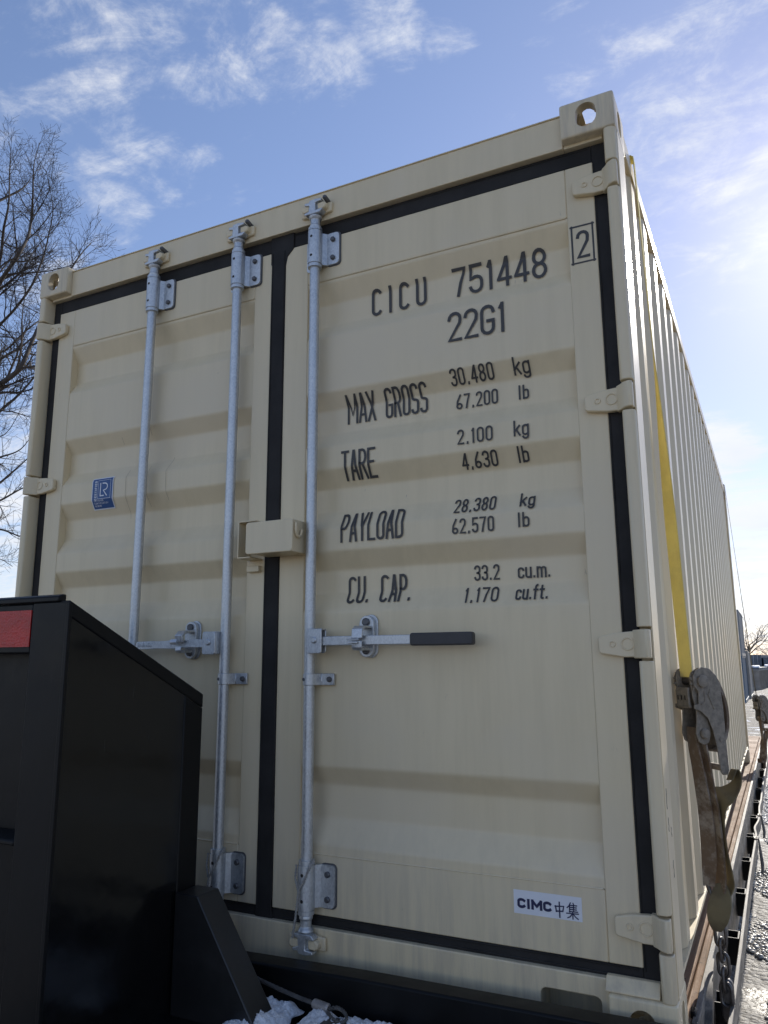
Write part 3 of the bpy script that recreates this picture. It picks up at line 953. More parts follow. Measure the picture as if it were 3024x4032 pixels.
def lock_rod(x, n):
    mb = MB()
    mb.cyl((x, YR, 0.165), (x, YR, 2.44), 0.0172, 20)
    rod = part('lock_rod', mb, 'galv', box, smooth=40)
    # guide brackets top and bottom: sleeve, flanges, bolts
    for zc, top in ((2.352, True), (0.258, False)):
        b = MB()
        h = 0.062
        b.lathe(x, YR, [(zc - h - 0.014, 0.0185), (zc - h - 0.014, 0.0245), (zc - h - 0.003, 0.0245), (zc - h - 0.003, 0.0225), (zc - h, 0.0225), (zc - h, 0.0255), (zc + h, 0.0255), (zc + h, 0.0225), (zc + h + 0.003, 0.0225), (zc + h + 0.003, 0.0245), (zc + h + 0.014, 0.0245), (zc + h + 0.014, 0.0185)], 24)
        b.prism(rrect(x + 0.030, x + 0.082, zc - h + 0.002, zc + h - 0.002, 0.014), 'y', YD - 0.010, YD - 0.003)
        b.prism([(x + 0.020, 0.026), (x + 0.034, YD - 0.010), (x + 0.040, YD - 0.004), (x + 0.026, YD - 0.004), (x + 0.010, 0.034)], 'z', zc - h + 0.002, zc + h - 0.002)
        b.prism(rrect(x - 0.050, x + 0.002, zc - h - 0.008, zc + h - 0.012, 0.012), 'y', YD - 0.009, YD - 0.003)
        br = part('rod_bracket', b, 'galv', rod, smooth=35)
        pl = MB().prism(rrect(x + 0.028, x + 0.086, zc - h - 0.002, zc + h + 0.002, 0.015), 'y', YD - 0.003, YD - 0.0005)
        part('backing_plate', pl, 'bolt', rod)
        bb = MB()
        for dz_ in (-0.036, 0.034):
            bolt(bb, x + 0.058, YD - 0.010, zc + dz_)
        part('bracket_bolt', bb, 'bolt', rod, each=True, smooth=40)
        hl = MB()
        for dz_ in (-0.036, 0.036):
            a_ = R(200)
            cx_, cy_ = x + 0.0250 * math.sin(R(12)), YR - 0.0252 * math.cos(R(12))
            hl.tube([(cx_ - 0.006, cy_ + 0.002, zc + dz_), (cx_ - 0.0063, cy_ - 0.0008, zc + dz_)], 0.0052, 10)
        part('grease_hole', hl, 'rubber', rod, each=True)
    # middle clip
    b = MB()
    zc = 0.866
    sad = [(x - 0.030, YD - 0.002), (x - 0.030, YD - 0.008), (x - 0.024, YD - 0.010)]
    sad += [(x + 0.0205 * math.cos(R(a)), YR + 0.0205 * math.sin(R(a))) for a in (200, 225, 250, 270, 290, 315, 340)]
    sad += [(x + 0.030, YD - 0.012), (x + 0.075, YD - 0.012), (x + 0.075, YD - 0.002)]
    b.prism(sad, 'z', zc - 0.018, zc + 0.018)
    part('rod_clip', b, 'galv', rod, bevel=0.0015, seg=1)
    bb = MB()
    bolt(bb, x + 0.060, YD - 0.012, zc, 0.0085)
    bb.tube([(x - 0.009, YR - 0.018, zc), (x - 0.0095, YR - 0.0205, zc)], 0.005, 10)
    part('clip_bolt', bb, 'bolt', rod, each=True, smooth=40)
    # cams: collar, neck, forged claw that hooks round the keeper lugs
    for top in (True, False):
        s = 1 if top else -1
        z0 = 2.426 if top else 0.182
        Z = lambda dz_: z0 + s * dz_
        c = MB()
        pr = [(Z(0.0), 0.0185), (Z(0.004), 0.0205), (Z(0.012), 0.0205), (Z(0.014), 0.0175), (Z(0.034), 0.0165), (Z(0.038), 0.021), (Z(0.046), 0.024), (Z(0.052), 0.018)]
        if not top:
            pr = pr[::-1]
        c.lathe(x, YR, pr, 18)
        def cp(poly, a, b_):
            c.prism([(x + p, Z(q)) for p, q in poly], 'y', a, b_)
        cp([(-0.030, 0.050), (0.030, 0.050), (0.040, 0.060), (0.038, 0.064), (0.012, 0.062), (0.010, 0.092), (0.034, 0.094), (0.036, 0.102), (0.010, 0.106), (-0.012, 0.104), (-0.016, 0.096), (-0.032, 0.098), (-0.034, 0.090), (-0.014, 0.084), (-0.016, 0.062), (-0.036, 0.058)], YR - 0.022, YR + 0.006)
        cp([(-0.014, 0.046), (0.016, 0.046), (0.020, 0.100), (-0.018, 0.100)], YR - 0.010, YR + 0.014)
        part('cam_head', c, 'galv', rod, bevel=0.003, smooth=40)
        KP = []
        ks = MB()
        for sx in (-1, 1):
            KP.append(MB().prism([(x + sx * p, Z(q)) for p, q in [(0.016, 0.066), (0.040, 0.064), (0.050, 0.072), (0.050, 0.086), (0.040, 0.092), (0.016, 0.090)]], 'y', YR - 0.016, 0.030))
            KP.append(MB().prism([(x + sx * p, Z(q)) for p, q in [(0.026, 0.056), (0.062, 0.060), (0.064, 0.096), (0.028, 0.098)]], 'y', 0.018, 0.0305))
        for q_ in range(2):
            kk = MB()
            for f0_ in (q_ * 2, q_ * 2 + 1):
                src = KP[f0_]
                kk.add(src.v, src.f)
            part('cam_keeper', kk, 'tan', box, bevel=0.004, smooth=40)
        if top:
            ks.tube([(x + 0.046, 0.0305, Z(0.100)), (x + 0.046, 0.012, Z(0.104)), (x + 0.046, -0.002, Z(0.106)), (x + 0.046, -0.006, Z(0.1065))], [0.0085, 0.0085, 0.0085, 0.005], 10)
            part('keeper_bolt', ks, 'bolt', rod, smooth=40)
    return rod


rods = [lock_rod(x, i) for i, (x, _) in enumerate(RODS)]

# tie cord on the lower brackets of the two middle rods
for x, rod in ((1.061, rods[1]), (1.397, rods[2])):
    mb = MB()
    for ph in (0, math.pi):
        def strand(path, amp=0.0022, f=150.0):
            pts = []
            acc = 0.0
            for (a, b_) in zip(path, path[1:]):
                a, b_ = Vector(a), Vector(b_)
                seg = max(2, int((b_ - a).length / 0.006))
                for i in range(seg):
                    q = a.lerp(b_, i / seg)
                    tt = acc + (b_ - a).length * i / seg
                    pts.append((q.x + amp * math.cos(tt * f * 2.2 + ph), q.y + amp * math.sin(tt * f * 2.2 + ph), q.z))
                acc += (b_ - a).length
            return pts
        mb.tube(strand([(x + 0.030, 0.004, 0.335), (x + 0.026, -0.012, 0.318), (x + 0.006, -0.017, 0.275), (x - 0.008, -0.0165, 0.255), (x - 0.013, -0.0165, 0.215), (x - 0.018, -0.0165, 0.175), (x - 0.030, -0.014, 0.115)]), 0.0026, 6)
        mb.tube(strand([(x - 0.030, 0.004, 0.318), (x - 0.026, -0.008, 0.285), (x - 0.014, -0.0155, 0.262), (x - 0.006, -0.0175, 0.245)]), 0.0022, 6)
    part('tie_cord', mb, 'rope', rod, smooth=60)


# handles
def handle(xr, direction, parent):
    zc = 0.984
    S = direction
    X = lambda dx: xr + S * dx
    hub = MB()
    lo, hi = sorted((X(0.012), X(0.066)))
    hub.prism(rrect(lo, hi, zc - 0.038, zc + 0.038, 0.008), 'y', YR - 0.040, YR - 0.033)
    hub.prism(rrect(lo, hi, zc - 0.036, zc + 0.036, 0.008), 'y', YR - 0.012, YR - 0.006)
    hub.prism(rrect(lo, lo + 0.012, zc - 0.036, zc + 0.036, 0.003) if S > 0 else rrect(hi - 0.012, hi, zc - 0.036, zc + 0.036, 0.003), 'y', YR - 0.033, YR - 0.012)
    hub.box(lo, hi, YR - 0.036, YR - 0.008, zc + 0.033, zc + 0.0385)
    piv = MB().tube([(X(0.040), YR - 0.005, zc + 0.003), (X(0.040), YR - 0.043, zc + 0.003), (X(0.040), YR - 0.046, zc + 0.003)], [0.0105, 0.0105, 0.007], 16)
    bar = MB()
    if S > 0:
        bar.box(X(0.046), X(0.40), YR - 0.031, YR - 0.016, zc - 0.014, zc + 0.014)
        o = part('door_handle', bar, 'galv', box, bevel=0.002)
        g = MB()
        g.prism(rrect(X(0.366), X(0.562), zc - 0.0185, zc + 0.0185, 0.008), 'y', YR - 0.038, YR - 0.010)
        part('grip', g, 'grip', o, bevel=0.004)
        xc = 1.592
    else:
        sec = [(0.046, 0.014, 0.0), (0.10, 0.014, 0.0), (0.12, 0.012, -0.001), (0.16, 0.0125, -0.002), (0.20, 0.015, -0.002), (0.24, 0.013, -0.003), (0.29, 0.0125, -0.003), (0.292, 0.0135, -0.003), (0.36, 0.0135, -0.004), (0.372, 0.010, -0.004)]
        vs, fs = [], []
        for dx, h, oz in sec:
            for yy, zz in ((-0.031, -h), (-0.031, h), (-0.016, h), (-0.016, -h)):
                vs.append((X(dx), YR + yy, zc + oz + zz))
        for i in range(len(sec) - 1):
            for k in range(4):
                fs.append((i * 4 + k, i * 4 + (k + 1) % 4, i * 4 + 4 + (k + 1) % 4, i * 4 + 4 + k))
        fs += [(0, 1, 2, 3), tuple(range(len(vs) - 4, len(vs)))]
        bar.add(vs, fs)
        for q in range(9):                                     # raised cast marks, worn past reading
            xx = X(0.300 + q * 0.0075)
            bar.box(xx - 0.0022, xx + 0.0014, YR - 0.0325, YR - 0.030, zc - 0.010, zc + 0.004 + 0.003 * (q % 3))
        o = part('door_handle', bar, 'galv', box, bevel=0.002)
        xc = 0.896
    part('hub', hub, 'galv', o, bevel=0.002)
    part('pivot_pin', piv, 'galv', o, smooth=40)
    # catch plate with two bolts, hinged tongue over the bar
    c = MB()
    c.prism(stadium(xc, 0.997, 0.050, 0.128, 8), 'y', YD - 0.020, YD - 0.004)
    c.prism(stadium(xc + 0.008, 0.998, 0.050, 0.134, 8), 'y', YD - 0.004, YD - 0.0005)
    if S > 0:
        c.prism([(YD - 0.012, zc + 0.046), (YR - 0.030, zc + 0.044), (YR - 0.046, zc + 0.034), (YR - 0.050, zc + 0.006), (YR - 0.044, zc + 0.004), (YR - 0.040, zc + 0.028), (YR - 0.028, zc + 0.037), (YD - 0.012, zc + 0.038)], 'x', xc - 0.017, xc + 0.019)
        c.box(xc - 0.032, xc + 0.010, YR - 0.0535, YR - 0.047, zc + 0.000, zc + 0.005)
        c.box(xc - 0.028, xc + 0.006, YR - 0.0545, YR - 0.047, zc - 0.010, zc - 0.004)
        c.prism([(YD - 0.012, zc - 0.030), (YR - 0.040, zc - 0.030), (YR - 0.048, zc - 0.022), (YR - 0.048, zc - 0.002), (YR - 0.042, zc - 0.002), (YR - 0.040, zc - 0.020), (YD - 0.012, zc - 0.022)], 'x', xc - 0.017, xc + 0.017)
    else:
        c.prism([(YD - 0.012, zc + 0.050), (YR - 0.034, zc + 0.042), (YR - 0.050, zc + 0.028), (YR - 0.046, zc + 0.004), (YR - 0.038, zc + 0.002), (YR - 0.040, zc + 0.024), (YR - 0.028, zc + 0.034), (YD - 0.012, zc + 0.040)], 'x', xc - 0.013, xc + 0.019)
        c.prism([(YR - 0.050, zc + 0.016), (YR - 0.056, zc + 0.004), (YR - 0.050, zc - 0.004), (YR - 0.044, zc + 0.004)], 'x', xc - 0.030, xc - 0.002)
        c.prism([(YD - 0.012, zc - 0.030), (YR - 0.036, zc - 0.032), (YR - 0.046, zc - 0.024), (YR - 0.044, zc - 0.008), (YR - 0.038, zc - 0.008), (YR - 0.036, zc - 0.022), (YD - 0.012, zc - 0.022)], 'x', xc - 0.013, xc + 0.011)
    part('handle_catch', c, 'galv', box, bevel=0.0025)
    b = MB()
    bolt(b, xc, YD - 0.020, 1.041, 0.0125)
    bolt(b, xc, YD - 0.020, 0.953, 0.0115)
    part('catch_bolt', b, 'bolt', box, each=True, smooth=40)


handle(1.397, 1, rdoor)
handle(1.061, -1, ldoor)

# lock box over the centre gap
lb = MB()
lb.prism(rrect(1.188, 1.372, 1.268, 1.374, 0.010), 'y', -0.060, -0.055)
lb.box(1.364, 1.370, -0.056, YD, 1.268, 1.374)
lb.box(1.205, 1.366, -0.056, YD, 1.366, 1.372)
lb.box(1.205, 1.366, -0.056, YD, 1.270, 1.276)
lbo = part('lock_box', lb, 'tan', box, bevel=0.0025)
lf = MB()
lf.box(1.126, 1.131, -0.022, YD, 1.262, 1.390).box(1.131, 1.198, -0.022, YD, 1.385, 1.390).box(1.131, 1.180, -0.022, YD, 1.262, 1.267)
part('lock_box_guard', lf, 'tan', lbo, bevel=0.0015)
lk = MB()
lk.tube([(1.377, -0.046, 1.362), (1.377, -0.048, 1.338), (1.377, -0.042, 1.322), (1.377, -0.030, 1.317), (1.377, -0.018, 1.324), (1.377, -0.012, 1.342)], 0.0045, 8)
part('cable_hook', lk, 'tan', lbo, smooth=60)
part('stop_block', MB().box(1.128, 1.178, YD - 0.020, YD + 0.001, 1.222, 1.243), 'tan', ldoor, bevel=0.002)


# ---- stroke lettering, pressed on to the door profile
def arc(cx, cy, rx, ry, a0, a1, n=7):
    return [(cx + rx * math.cos(R(a0 + (a1 - a0) * i / n)), cy + ry * math.sin(R(a0 + (a1 - a0) * i / n))) for i in range(n + 1)]


def glyph(c, W, H):
    r = W / 2
    q = min(r, H * 0.24)
    low = H * 0.66
    if c == 'C':
        return [arc(r, H - q, r, q, 28, 180) + arc(r, q, r, q, 180, 332)]
    if c == 'I':
        return [[(r, 0), (r, H)]]
    if c == 'U':
        return [[(0, H)] + arc(r, q, r, q, 180, 360) + [(W, H)]]
    if c == 'M':
        return [[(0, 0), (0, H)], [(W * 0.03, H * 0.97), (r, H * 0.30), (W * 0.97, H * 0.97)], [(W, H), (W, 0)]]
    if c == 'A':
        return [[(0, 0), (r * 0.92, H)], [(r * 1.08, H), (W, 0)], [(W * 0.17, H * 0.27), (W * 0.83, H * 0.27)]]
    if c == 'X':
        return [[(0, 0), (W, H)], [(0, H), (W, 0)]]
    if c == 'G':
        return [arc(r, H - q, r, q, 0, 180) + arc(r, q, r, q, 180, 360) + [(W, H * 0.46), (r * 1.05, H * 0.46)]]
    if c == 'R':
        return [[(0, 0), (0, H), (W * 0.5, H)] + arc(W * 0.5, H * 0.75, W * 0.5, H * 0.25, 90, -90) + [(0, H * 0.5)], [(W * 0.5, H * 0.5), (W, 0)]]
    if c == 'P':
        return [[(0, 0), (0, H), (W * 0.5, H)] + arc(W * 0.5, H * 0.73, W * 0.5, H * 0.27, 90, -90) + [(0, H * 0.46)]]
    if c in 'O0':
        return [[(0, H * 0.5)] + arc(r, H - q, r, q, 180, 0) + arc(r, q, r, q, 0, -180) + [(0, H * 0.5)]]
    if c == 'S':
        return [arc(r, H - q, r, q, 0, 180) + arc(r, H * 0.5 + q * 0.95, r, q * 0.95, 200, 260, 3) + arc(r, H * 0.5 - q * 0.95, r, q * 0.95, 80, 0, 4) + arc(r, q, r, q, 0, -180)]
    if c == 'T':
        return [[(0, H), (W, H)], [(r, H), (r, 0)]]
    if c == 'E':
        return [[(W, H), (0, H), (0, 0), (W, 0)], [(0, H * 0.52), (W * 0.8, H * 0.52)]]
    if c == 'F':
        return [[(W, H), (0, H), (0, 0)], [(0, H * 0.52), (W * 0.8, H * 0.52)]]
    if c == 'N':
        return [[(0, 0), (0, H), (W, 0), (W, H)]]
    if c == 'H':
        return [[(0, 0), (0, H)], [(W, 0), (W, H)], [(0, H * 0.5), (W, H * 0.5)]]
    if c == 'Y':
        return [[(0, H), (r, H * 0.45), (r, 0)], [(W, H), (r, H * 0.45)]]
    if c == 'L':
        return [[(0, H), (0, 0), (W, 0)]]
    if c == 'D':
        return [[(0, 0), (0, H), (W * 0.35, H)] + arc(W * 0.35, H - q, W * 0.65, q, 90, 0) + arc(W * 0.35, q, W * 0.65, q, 0, -90) + [(0, 0)]]
    if c == '1':
        return [[(r * 1.25, 0), (r * 1.25, H)], [(r * 0.55, H * 0.87), (r * 1.05, H * 0.97)]]
    if c == '2':
        return [[(0, H - q)] + arc(r, H - q, r, q, 180, 0) + [(W * 0.95, H * 0.62), (0, 0), (W, 0)]]
    if c == '3':
        return [arc(r, H - q, r, q, 175, 0) + arc(r, H * 0.5 + q * 0.9, r, q * 0.85, 0, -90, 4) + arc(r, H * 0.5 - q * 0.9, r, q * 0.9, 90, 0, 4) + arc(r, q, r, q, 0, -175)]
    if c == '4':
        return [[(W * 0.76, 0), (W * 0.76, H)], [(W * 0.66, H * 0.96), (0, H * 0.27)], [(0, H * 0.25), (W, H * 0.25)]]
    if c == '5':
        return [[(W * 0.95, H), (W * 0.08, H), (W * 0.02, H * 0.52)] + arc(r, H * 0.60 - q, r, q, 130, 0, 5) + arc(r, q, r, q, 0, -170)]
    if c == '6':
        return [arc(r, q, r, q, 0, 180) + arc(r, q, r, q, 180, 360), [(0, q), (W * 0.10, H * 0.55), (W * 0.70, H)]]
    if c == '7':
        return [[(0, H), (W, H), (W * 0.62, H * 0.5), (W * 0.38, 0)]]
    if c == '8':
        e = H * 0.5
        return [arc(r, H * 0.76, r * 0.92, H * 0.24, 0, 360, 16), arc(r, H * 0.26, r, H * 0.26, 0, 360, 16)]
    if c == '9':
        return [arc(r, H - q, r, q, 0, 360, 14), [(W, H - q), (W * 0.9, H * 0.45), (W * 0.3, 0)]]
    if c == '.':
        return [[(r, H * 0.02), (r, H * 0.05)]]
    if c == ',':
        return [[(r * 1.05, H * 0.05), (r * 0.9, -H * 0.03)]]
    if c == 'k':
        return [[(0, 0), (0, H)], [(W * 0.95, low), (0, H * 0.27)], [(W * 0.35, H * 0.42), (W, 0)]]
    if c == 'l':
        return [[(r, 0), (r, H)]]
    if c == 'b':
        return [[(0, H), (0, 0)], [(0, low * 0.5)] + arc(r, low - q * 0.8, r, q * 0.8, 180, 0) + arc(r, q * 0.8, r, q * 0.8, 0, -180) + [(0, low * 0.5)]]
    if c == 'g':
        return [[(W, low), (W, -H * 0.10)] + arc(r, -H * 0.10, r, H * 0.17, 0, -165), [(W, low * 0.5)] + arc(r, low - q * 0.8, r, q * 0.8, 0, 180) + arc(r, q * 0.8, r, q * 0.8, 180, 360) + [(W, low * 0.5)]]
    if c == 'c':
        return [arc(r, low - q * 0.8, r, q * 0.8, 0, 180) + arc(r, q * 0.8, r, q * 0.8, 180, 360)]
    if c == 'u':
        return [[(0, low)] + arc(r, q * 0.8, r, q * 0.8, 180, 360) + [(W, low)], [(W, low), (W, 0)]]
    if c == 'm':
        return [[(0, 0), (0, low)], [(0, low * 0.75)] + arc(W * 0.25, low * 0.82, W * 0.25, low * 0.18, 180, 0) + [(r, 0)], [(r, low * 0.75)] + arc(W * 0.75, low * 0.82, W * 0.25, low * 0.18, 180, 0) + [(W, 0)]]
    if c == 'f':
        return [[(r * 0.8, 0), (r * 0.8, H * 0.8)] + arc(W * 0.80, H * 0.8, W * 0.40, H * 0.2, 180, 90, 5), [(0, low), (W * 0.9, low)]]
    if c == 't':
        return [[(r * 0.8, H * 0.92), (r * 0.8, H * 0.12)] + arc(W * 0.80, H * 0.12, W * 0.40, H * 0.12, 180, 270, 5), [(0, low), (W * 0.9, low)]]
    return []


LIFT = [0]


def stroke(mb, pts, t):
    LIFT[0] = (LIFT[0] + 1) % 5
    h = 0.00012 * LIFT[0]
    pts = [Vector((p[0], p[1])) for p in pts]
    q = [pts[0]]
    for p in pts[1:]:
        if (p - q[-1]).length > 1e-5:
            q.append(p)
    pts = q
    if len(pts) < 2:
        return
    closed = (pts[0] - pts[-1]).length < 1e-5
    if not closed:
        pts[0] = pts[0] - (pts[1] - pts[0]).normalized() * (t / 2)
        pts[-1] = pts[-1] + (pts[-1] - pts[-2]).normalized() * (t / 2)
    n = len(pts)
    L, Rr = [], []
    for i in range(n):
        a = pts[i] - pts[i - 1] if i > 0 else (pts[-1] - pts[-2] if closed else pts[1] - pts[0])
        b_ = pts[i + 1] - pts[i] if i < n - 1 else (pts[1] - pts[0] if closed else a)
        a = a.normalized()
        b_ = b_.normalized()
        na, nb = Vector((-a.y, a.x)), Vector((-b_.y, b_.x))
        m_ = (na + nb)
        if m_.length < 1e-4:
            m_ = na
        m_.normalize()
        k = 1.0 / max(0.72, m_.dot(na))
        L.append(pts[i] + m_ * (t / 2 * k))
        Rr.append(pts[i] - m_ * (t / 2 * k))
    vs = [(p.x, p.y, h) for p in L] + [(p.x, p.y, h) for p in Rr]
    fs = [(i, i + 1, n + i + 1, n + i) for i in range(n - 1)]
    mb.add(vs, fs)


NARROW = {'I': 0.45, '1': 0.62, '.': 0.45, ',': 0.5, 'l': 0.45, ' ': 0.7, 'M': 1.3, 'm': 1.5, 'f': 0.9, 't': 0.9}


def text2d(txt, x0, x1, z0, z1, t, gap=0.30):
    """2D (x,z) stroke text that exactly fills the box; returns MB with (x,z,0)"""
    ws = [NARROW.get(c, 1.0) for c in txt]
    tot = sum(ws) + gap * (len(txt) - 1)
    u = (x1 - x0) / tot
    mb = MB()
    x = x0
    H = z1 - z0 - t
    for c, w in zip(txt, ws):
        W_ = max(w * u - t, 0.0005)
        for pl in glyph(c, W_, H):
            g2 = MB()
            stroke(g2, [(x + t / 2 + p[0], z0 + t / 2 + p[1]) for p in pl], t)
            mb.add(g2.v, g2.f)
        x += (w + gap) * u
    return mb


BREAKS = [0.345 + 0.005 * i for i in range(380)]


def decal(name, mb, mat, parent, lift, label=None, flat=False):
    """lay a flat (x,z) shape on the pressed door"""
    me = bpy.data.meshes.new(name)
    me.from_pydata(mb.v, [], mb.f)
    bm = bmesh.new()
    bm.from_mesh(me)
    zlo, zhi = min(v[1] for v in mb.v), max(v[1] for v in mb.v)
    for z in [q for q in BREAKS if zlo < q < zhi]:
        bmesh.ops.bisect_plane(bm, geom=bm.verts[:] + bm.edges[:] + bm.faces[:], plane_co=(0, z, 0), plane_no=(0, 1, 0))
    for v in bm.verts:
        x, z = v.co.x, v.co.y
        v.co = (x, YD + 0.0012 + (0 if flat else pdepth(z)) - lift - v.co.z, z)
    bm.normal_update()
    for f in bm.faces:
        if f.normal.y > 0:
            f.normal_flip()
    bm.to_mesh(me)
    bm.free()
    return link(name, me, mat, parent, label=label)


T_BIG, T_SM = 0.0104, 0.0058
LINES = [('CICU', 1.586, 1.792, 2.082, 2.178, T_BIG, 0.60), ('751448', 1.884, 2.197, 2.083, 2.181, T_BIG, 0.17), ('22G1', 1.877, 2.071, 1.916, 2.016, T_BIG, 0.15),
         ('MAX', 1.493, 1.602, 1.709, 1.807, 0.0080, 0.08), ('GROSS', 1.637, 1.790, 1.709, 1.807, 0.0080, 0.12), ('30,480', 1.876, 2.020, 1.777, 1.827, T_SM, 0.20), ('kg', 2.082, 2.134, 1.778, 1.828, T_SM, 0.2),
         ('67,200', 1.887, 2.025, 1.701, 1.750, T_SM, 0.20), ('lb', 2.089, 2.123, 1.701, 1.747, T_SM, 0.25),
         ('TARE', 1.487, 1.615, 1.509, 1.608, 0.0084, 0.08), ('2,100', 1.900, 2.015, 1.575, 1.623, T_SM, 0.22), ('kg', 2.080, 2.127, 1.577, 1.626, T_SM, 0.2),
         ('4,630', 1.907, 2.023, 1.500, 1.547, T_SM, 0.20), ('lb', 2.084, 2.119, 1.501, 1.547, T_SM, 0.25),
         ('PAYLOAD', 1.486, 1.713, 1.300, 1.398, 0.0082, 0.12), ('28,380', 1.878, 2.012, 1.363, 1.410, T_SM, 0.20), ('kg', 2.086, 2.132, 1.365, 1.409, T_SM, 0.2),
         ('62,570', 1.876, 2.010, 1.297, 1.344, T_SM, 0.20), ('lb', 2.081, 2.117, 1.302, 1.346, T_SM, 0.25),
         ('CU.', 1.499, 1.580, 1.103, 1.191, 0.0084, 0.15), ('CAP.', 1.617, 1.727, 1.103, 1.191, 0.0084, 0.14), ('33.2', 1.931, 2.011, 1.156, 1.203, T_SM, 0.18), ('cu.m.', 2.066, 2.163, 1.156, 1.203, T_SM, 0.14),
         ('1,170', 1.903, 2.011, 1.090, 1.136, T_SM, 0.20), ('cu.ft.', 2.062, 2.158, 1.092, 1.138, T_SM, 0.14),
         ('2', 2.296, 2.335, 2.098, 2.188, T_BIG * 0.95, 0.2)]
for i, (txt, x0, x1, z0, z1, t, g) in enumerate(LINES):
    decal('lettering', text2d(txt, x0, x1, z0, z1, t, g), 'letter', rdoor, 0.0018, label='dark printed text reading ' + txt, flat=(txt == '2'))
fr = MB()
for a in ([(2.284, 2.083), (2.284, 2.206)], [(2.346, 2.083), (2.346, 2.206)], [(2.281, 2.085), (2.349, 2.085)], [(2.281, 2.204), (2.349, 2.204)]):
    stroke(fr, a, 0.0055)
decal('lettering_frame', fr, 'letter', rdoor, 0.0016, flat=True)


def rect2(x0, x1, z0, z1):
    return MB().add([(x0, z0, 0), (x1, z0, 0), (x1, z1, 0), (x0, z1, 0)], [(0, 1, 2, 3)])


# maker's plate-like sticker, bottom right
SX0, SX1, SZ0, SZ1 = 2.030, 2.212, 0.258, 0.317
stk = decal('sticker', rect2(SX0, SX1, SZ0, SZ1), 'white', rdoor, 0.0018, label='white sticker with navy lettering CIMC and two characters')
cm = MB()
tx = text2d('CIMC', 2.040, 2.133, 0.272, 0.297, 0.0068, 0.10)
cm.add(tx.v, tx.f)


def strokes(mb, lst, ox, oz, sx, sz, t):
    for pl in lst:
        stroke(mb, [(ox + p[0] * sx, oz + p[1] * sz) for p in pl], t)


ZHONG = [[(0.5, 0.0), (0.5, 1.0)], [(0.08, 0.72), (0.16, 0.36)], [(0.05, 0.70), (0.95, 0.76), (0.84, 0.42), (0.14, 0.38)]]
JI = [[(0.36, 1.0), (0.24, 0.80), (0.08, 0.68)], [(0.28, 0.82), (0.28, 0.42)], [(0.58, 1.0), (0.64, 0.88)], [(0.28, 0.84), (0.86, 0.86)],
      [(0.60, 0.86), (0.60, 0.46)], [(0.30, 0.72), (0.82, 0.73)], [(0.30, 0.59), (0.82, 0.60)], [(0.26, 0.45), (0.92, 0.47)],
      [(0.02, 0.32), (0.98, 0.35)], [(0.52, 0.44), (0.52, 0.0)], [(0.46, 0.30), (0.30, 0.12), (0.10, 0.04)], [(0.58, 0.30), (0.74, 0.14), (0.94, 0.03)]]
strokes(cm, ZHONG, 2.141, 0.263, 0.025, 0.036, 0.0034)
strokes(cm, JI, 2.171, 0.263, 0.032, 0.038, 0.0028)
decal('sticker_print', cm, 'navy', rdoor, 0.0026)

# certification sticker on the left door
LX0, LX1, LZ0, LZ1 = 0.346, 0.460, 1.516, 1.642
decal('sticker', rect2(LX0, LX1, LZ0, LZ1), 'white', ldoor, 0.0018, label='blue certification sticker reading CERTIFIED LR')
decal('sticker_field', rect2(LX0 + 0.004, LX1 - 0.004, LZ0 + 0.004, LZ1 - 0.004), 'blue', ldoor, 0.0022)
pr = MB()
fx0, fx1, fz0, fz1 = LX0 + 0.036, LX1 - 0.013, LZ0 + 0.040, LZ1 - 0.012
for a in ([(fx0, fz0), (fx0, fz1)], [(fx1, fz0), (fx1, fz1)], [(fx0 - 0.0006, fz0), (fx1 + 0.0006, fz0)], [(fx0 - 0.0006, fz1), (fx1 + 0.0006, fz1)]):
    stroke(pr, a, 0.0014)
stroke(pr, [(fx0 + 0.012, fz1 - 0.012), (fx0 + 0.012, fz0 + 0.012), (fx0 + 0.030, fz0 + 0.012)], 0.0046)
stroke(pr, [(fx0 + 0.024, fz1 - 0.012)] + arc(fx0 + 0.034, fz1 - 0.026, 0.015, 0.0135, 90, -90, 8) + [(fx0 + 0.028, fz1 - 0.041), (fx0 + 0.046, fz0 + 0.012)], 0.0046)
for k, line in enumerate(('CONTAINER', 'CERTIFICATION', 'SCHEME')):
    z = LZ0 + 0.030 - k * 0.0095
    tt = text2d(line, LX0 + 0.014, LX0 + 0.014 + len(line) * 0.0056, z, z + 0.0062, 0.0011, 0.3)
    pr.add(tt.v, tt.f)
cert = text2d('CERTIFIED', 0.0, 0.078, 0.0, 0.012, 0.0026, 0.32)
pr.add([(LX0 + 0.029 - v[1], LZ0 + 0.036 + v[0], 0) for v in cert.v], cert.f)
decal('sticker_print', pr, 'white', ldoor, 0.0030)

cr = MB()
for ln in ([(0.526, 1.660), (0.524, 1.600), (0.527, 1.530), (0.529, 1.470)], [(0.632, 1.665), (0.630, 1.600), (0.634, 1.545), (0.640, 1.505)], [(0.735, 1.690), (0.726, 1.640), (0.727, 1.590), (0.733, 1.520)], [(0.628, 1.835), (0.628, 1.790)], [(0.475, 1.80), (0.4755, 1.775)]):
    stroke(cr, ln, 0.0011)
decal('scratch', cr, 'weld', ldoor, 0.0012)
# scrapes on the post and the door edge
sc = MB()
rnd = random.Random(12)
for (y, z, l) in ((0.060, 0.60, 0.05), (0.064, 0.53, 0.035), (0.105, 0.50, 0.025), (0.10, 0.42, 0.04)):
    zz = z
    pts = []
    for i in range(6):
        pts.append((CW + 0.0006, y + rnd.uniform(-0.004, 0.004), zz))
        zz -= l / 5
    sc.ribbon(pts, [(0, 1, 0)] * 6, [rnd.uniform(0.001, 0.006) for _ in range(6)], 0.0006)
part('scratch', sc, 'rustmark', box, each=True)

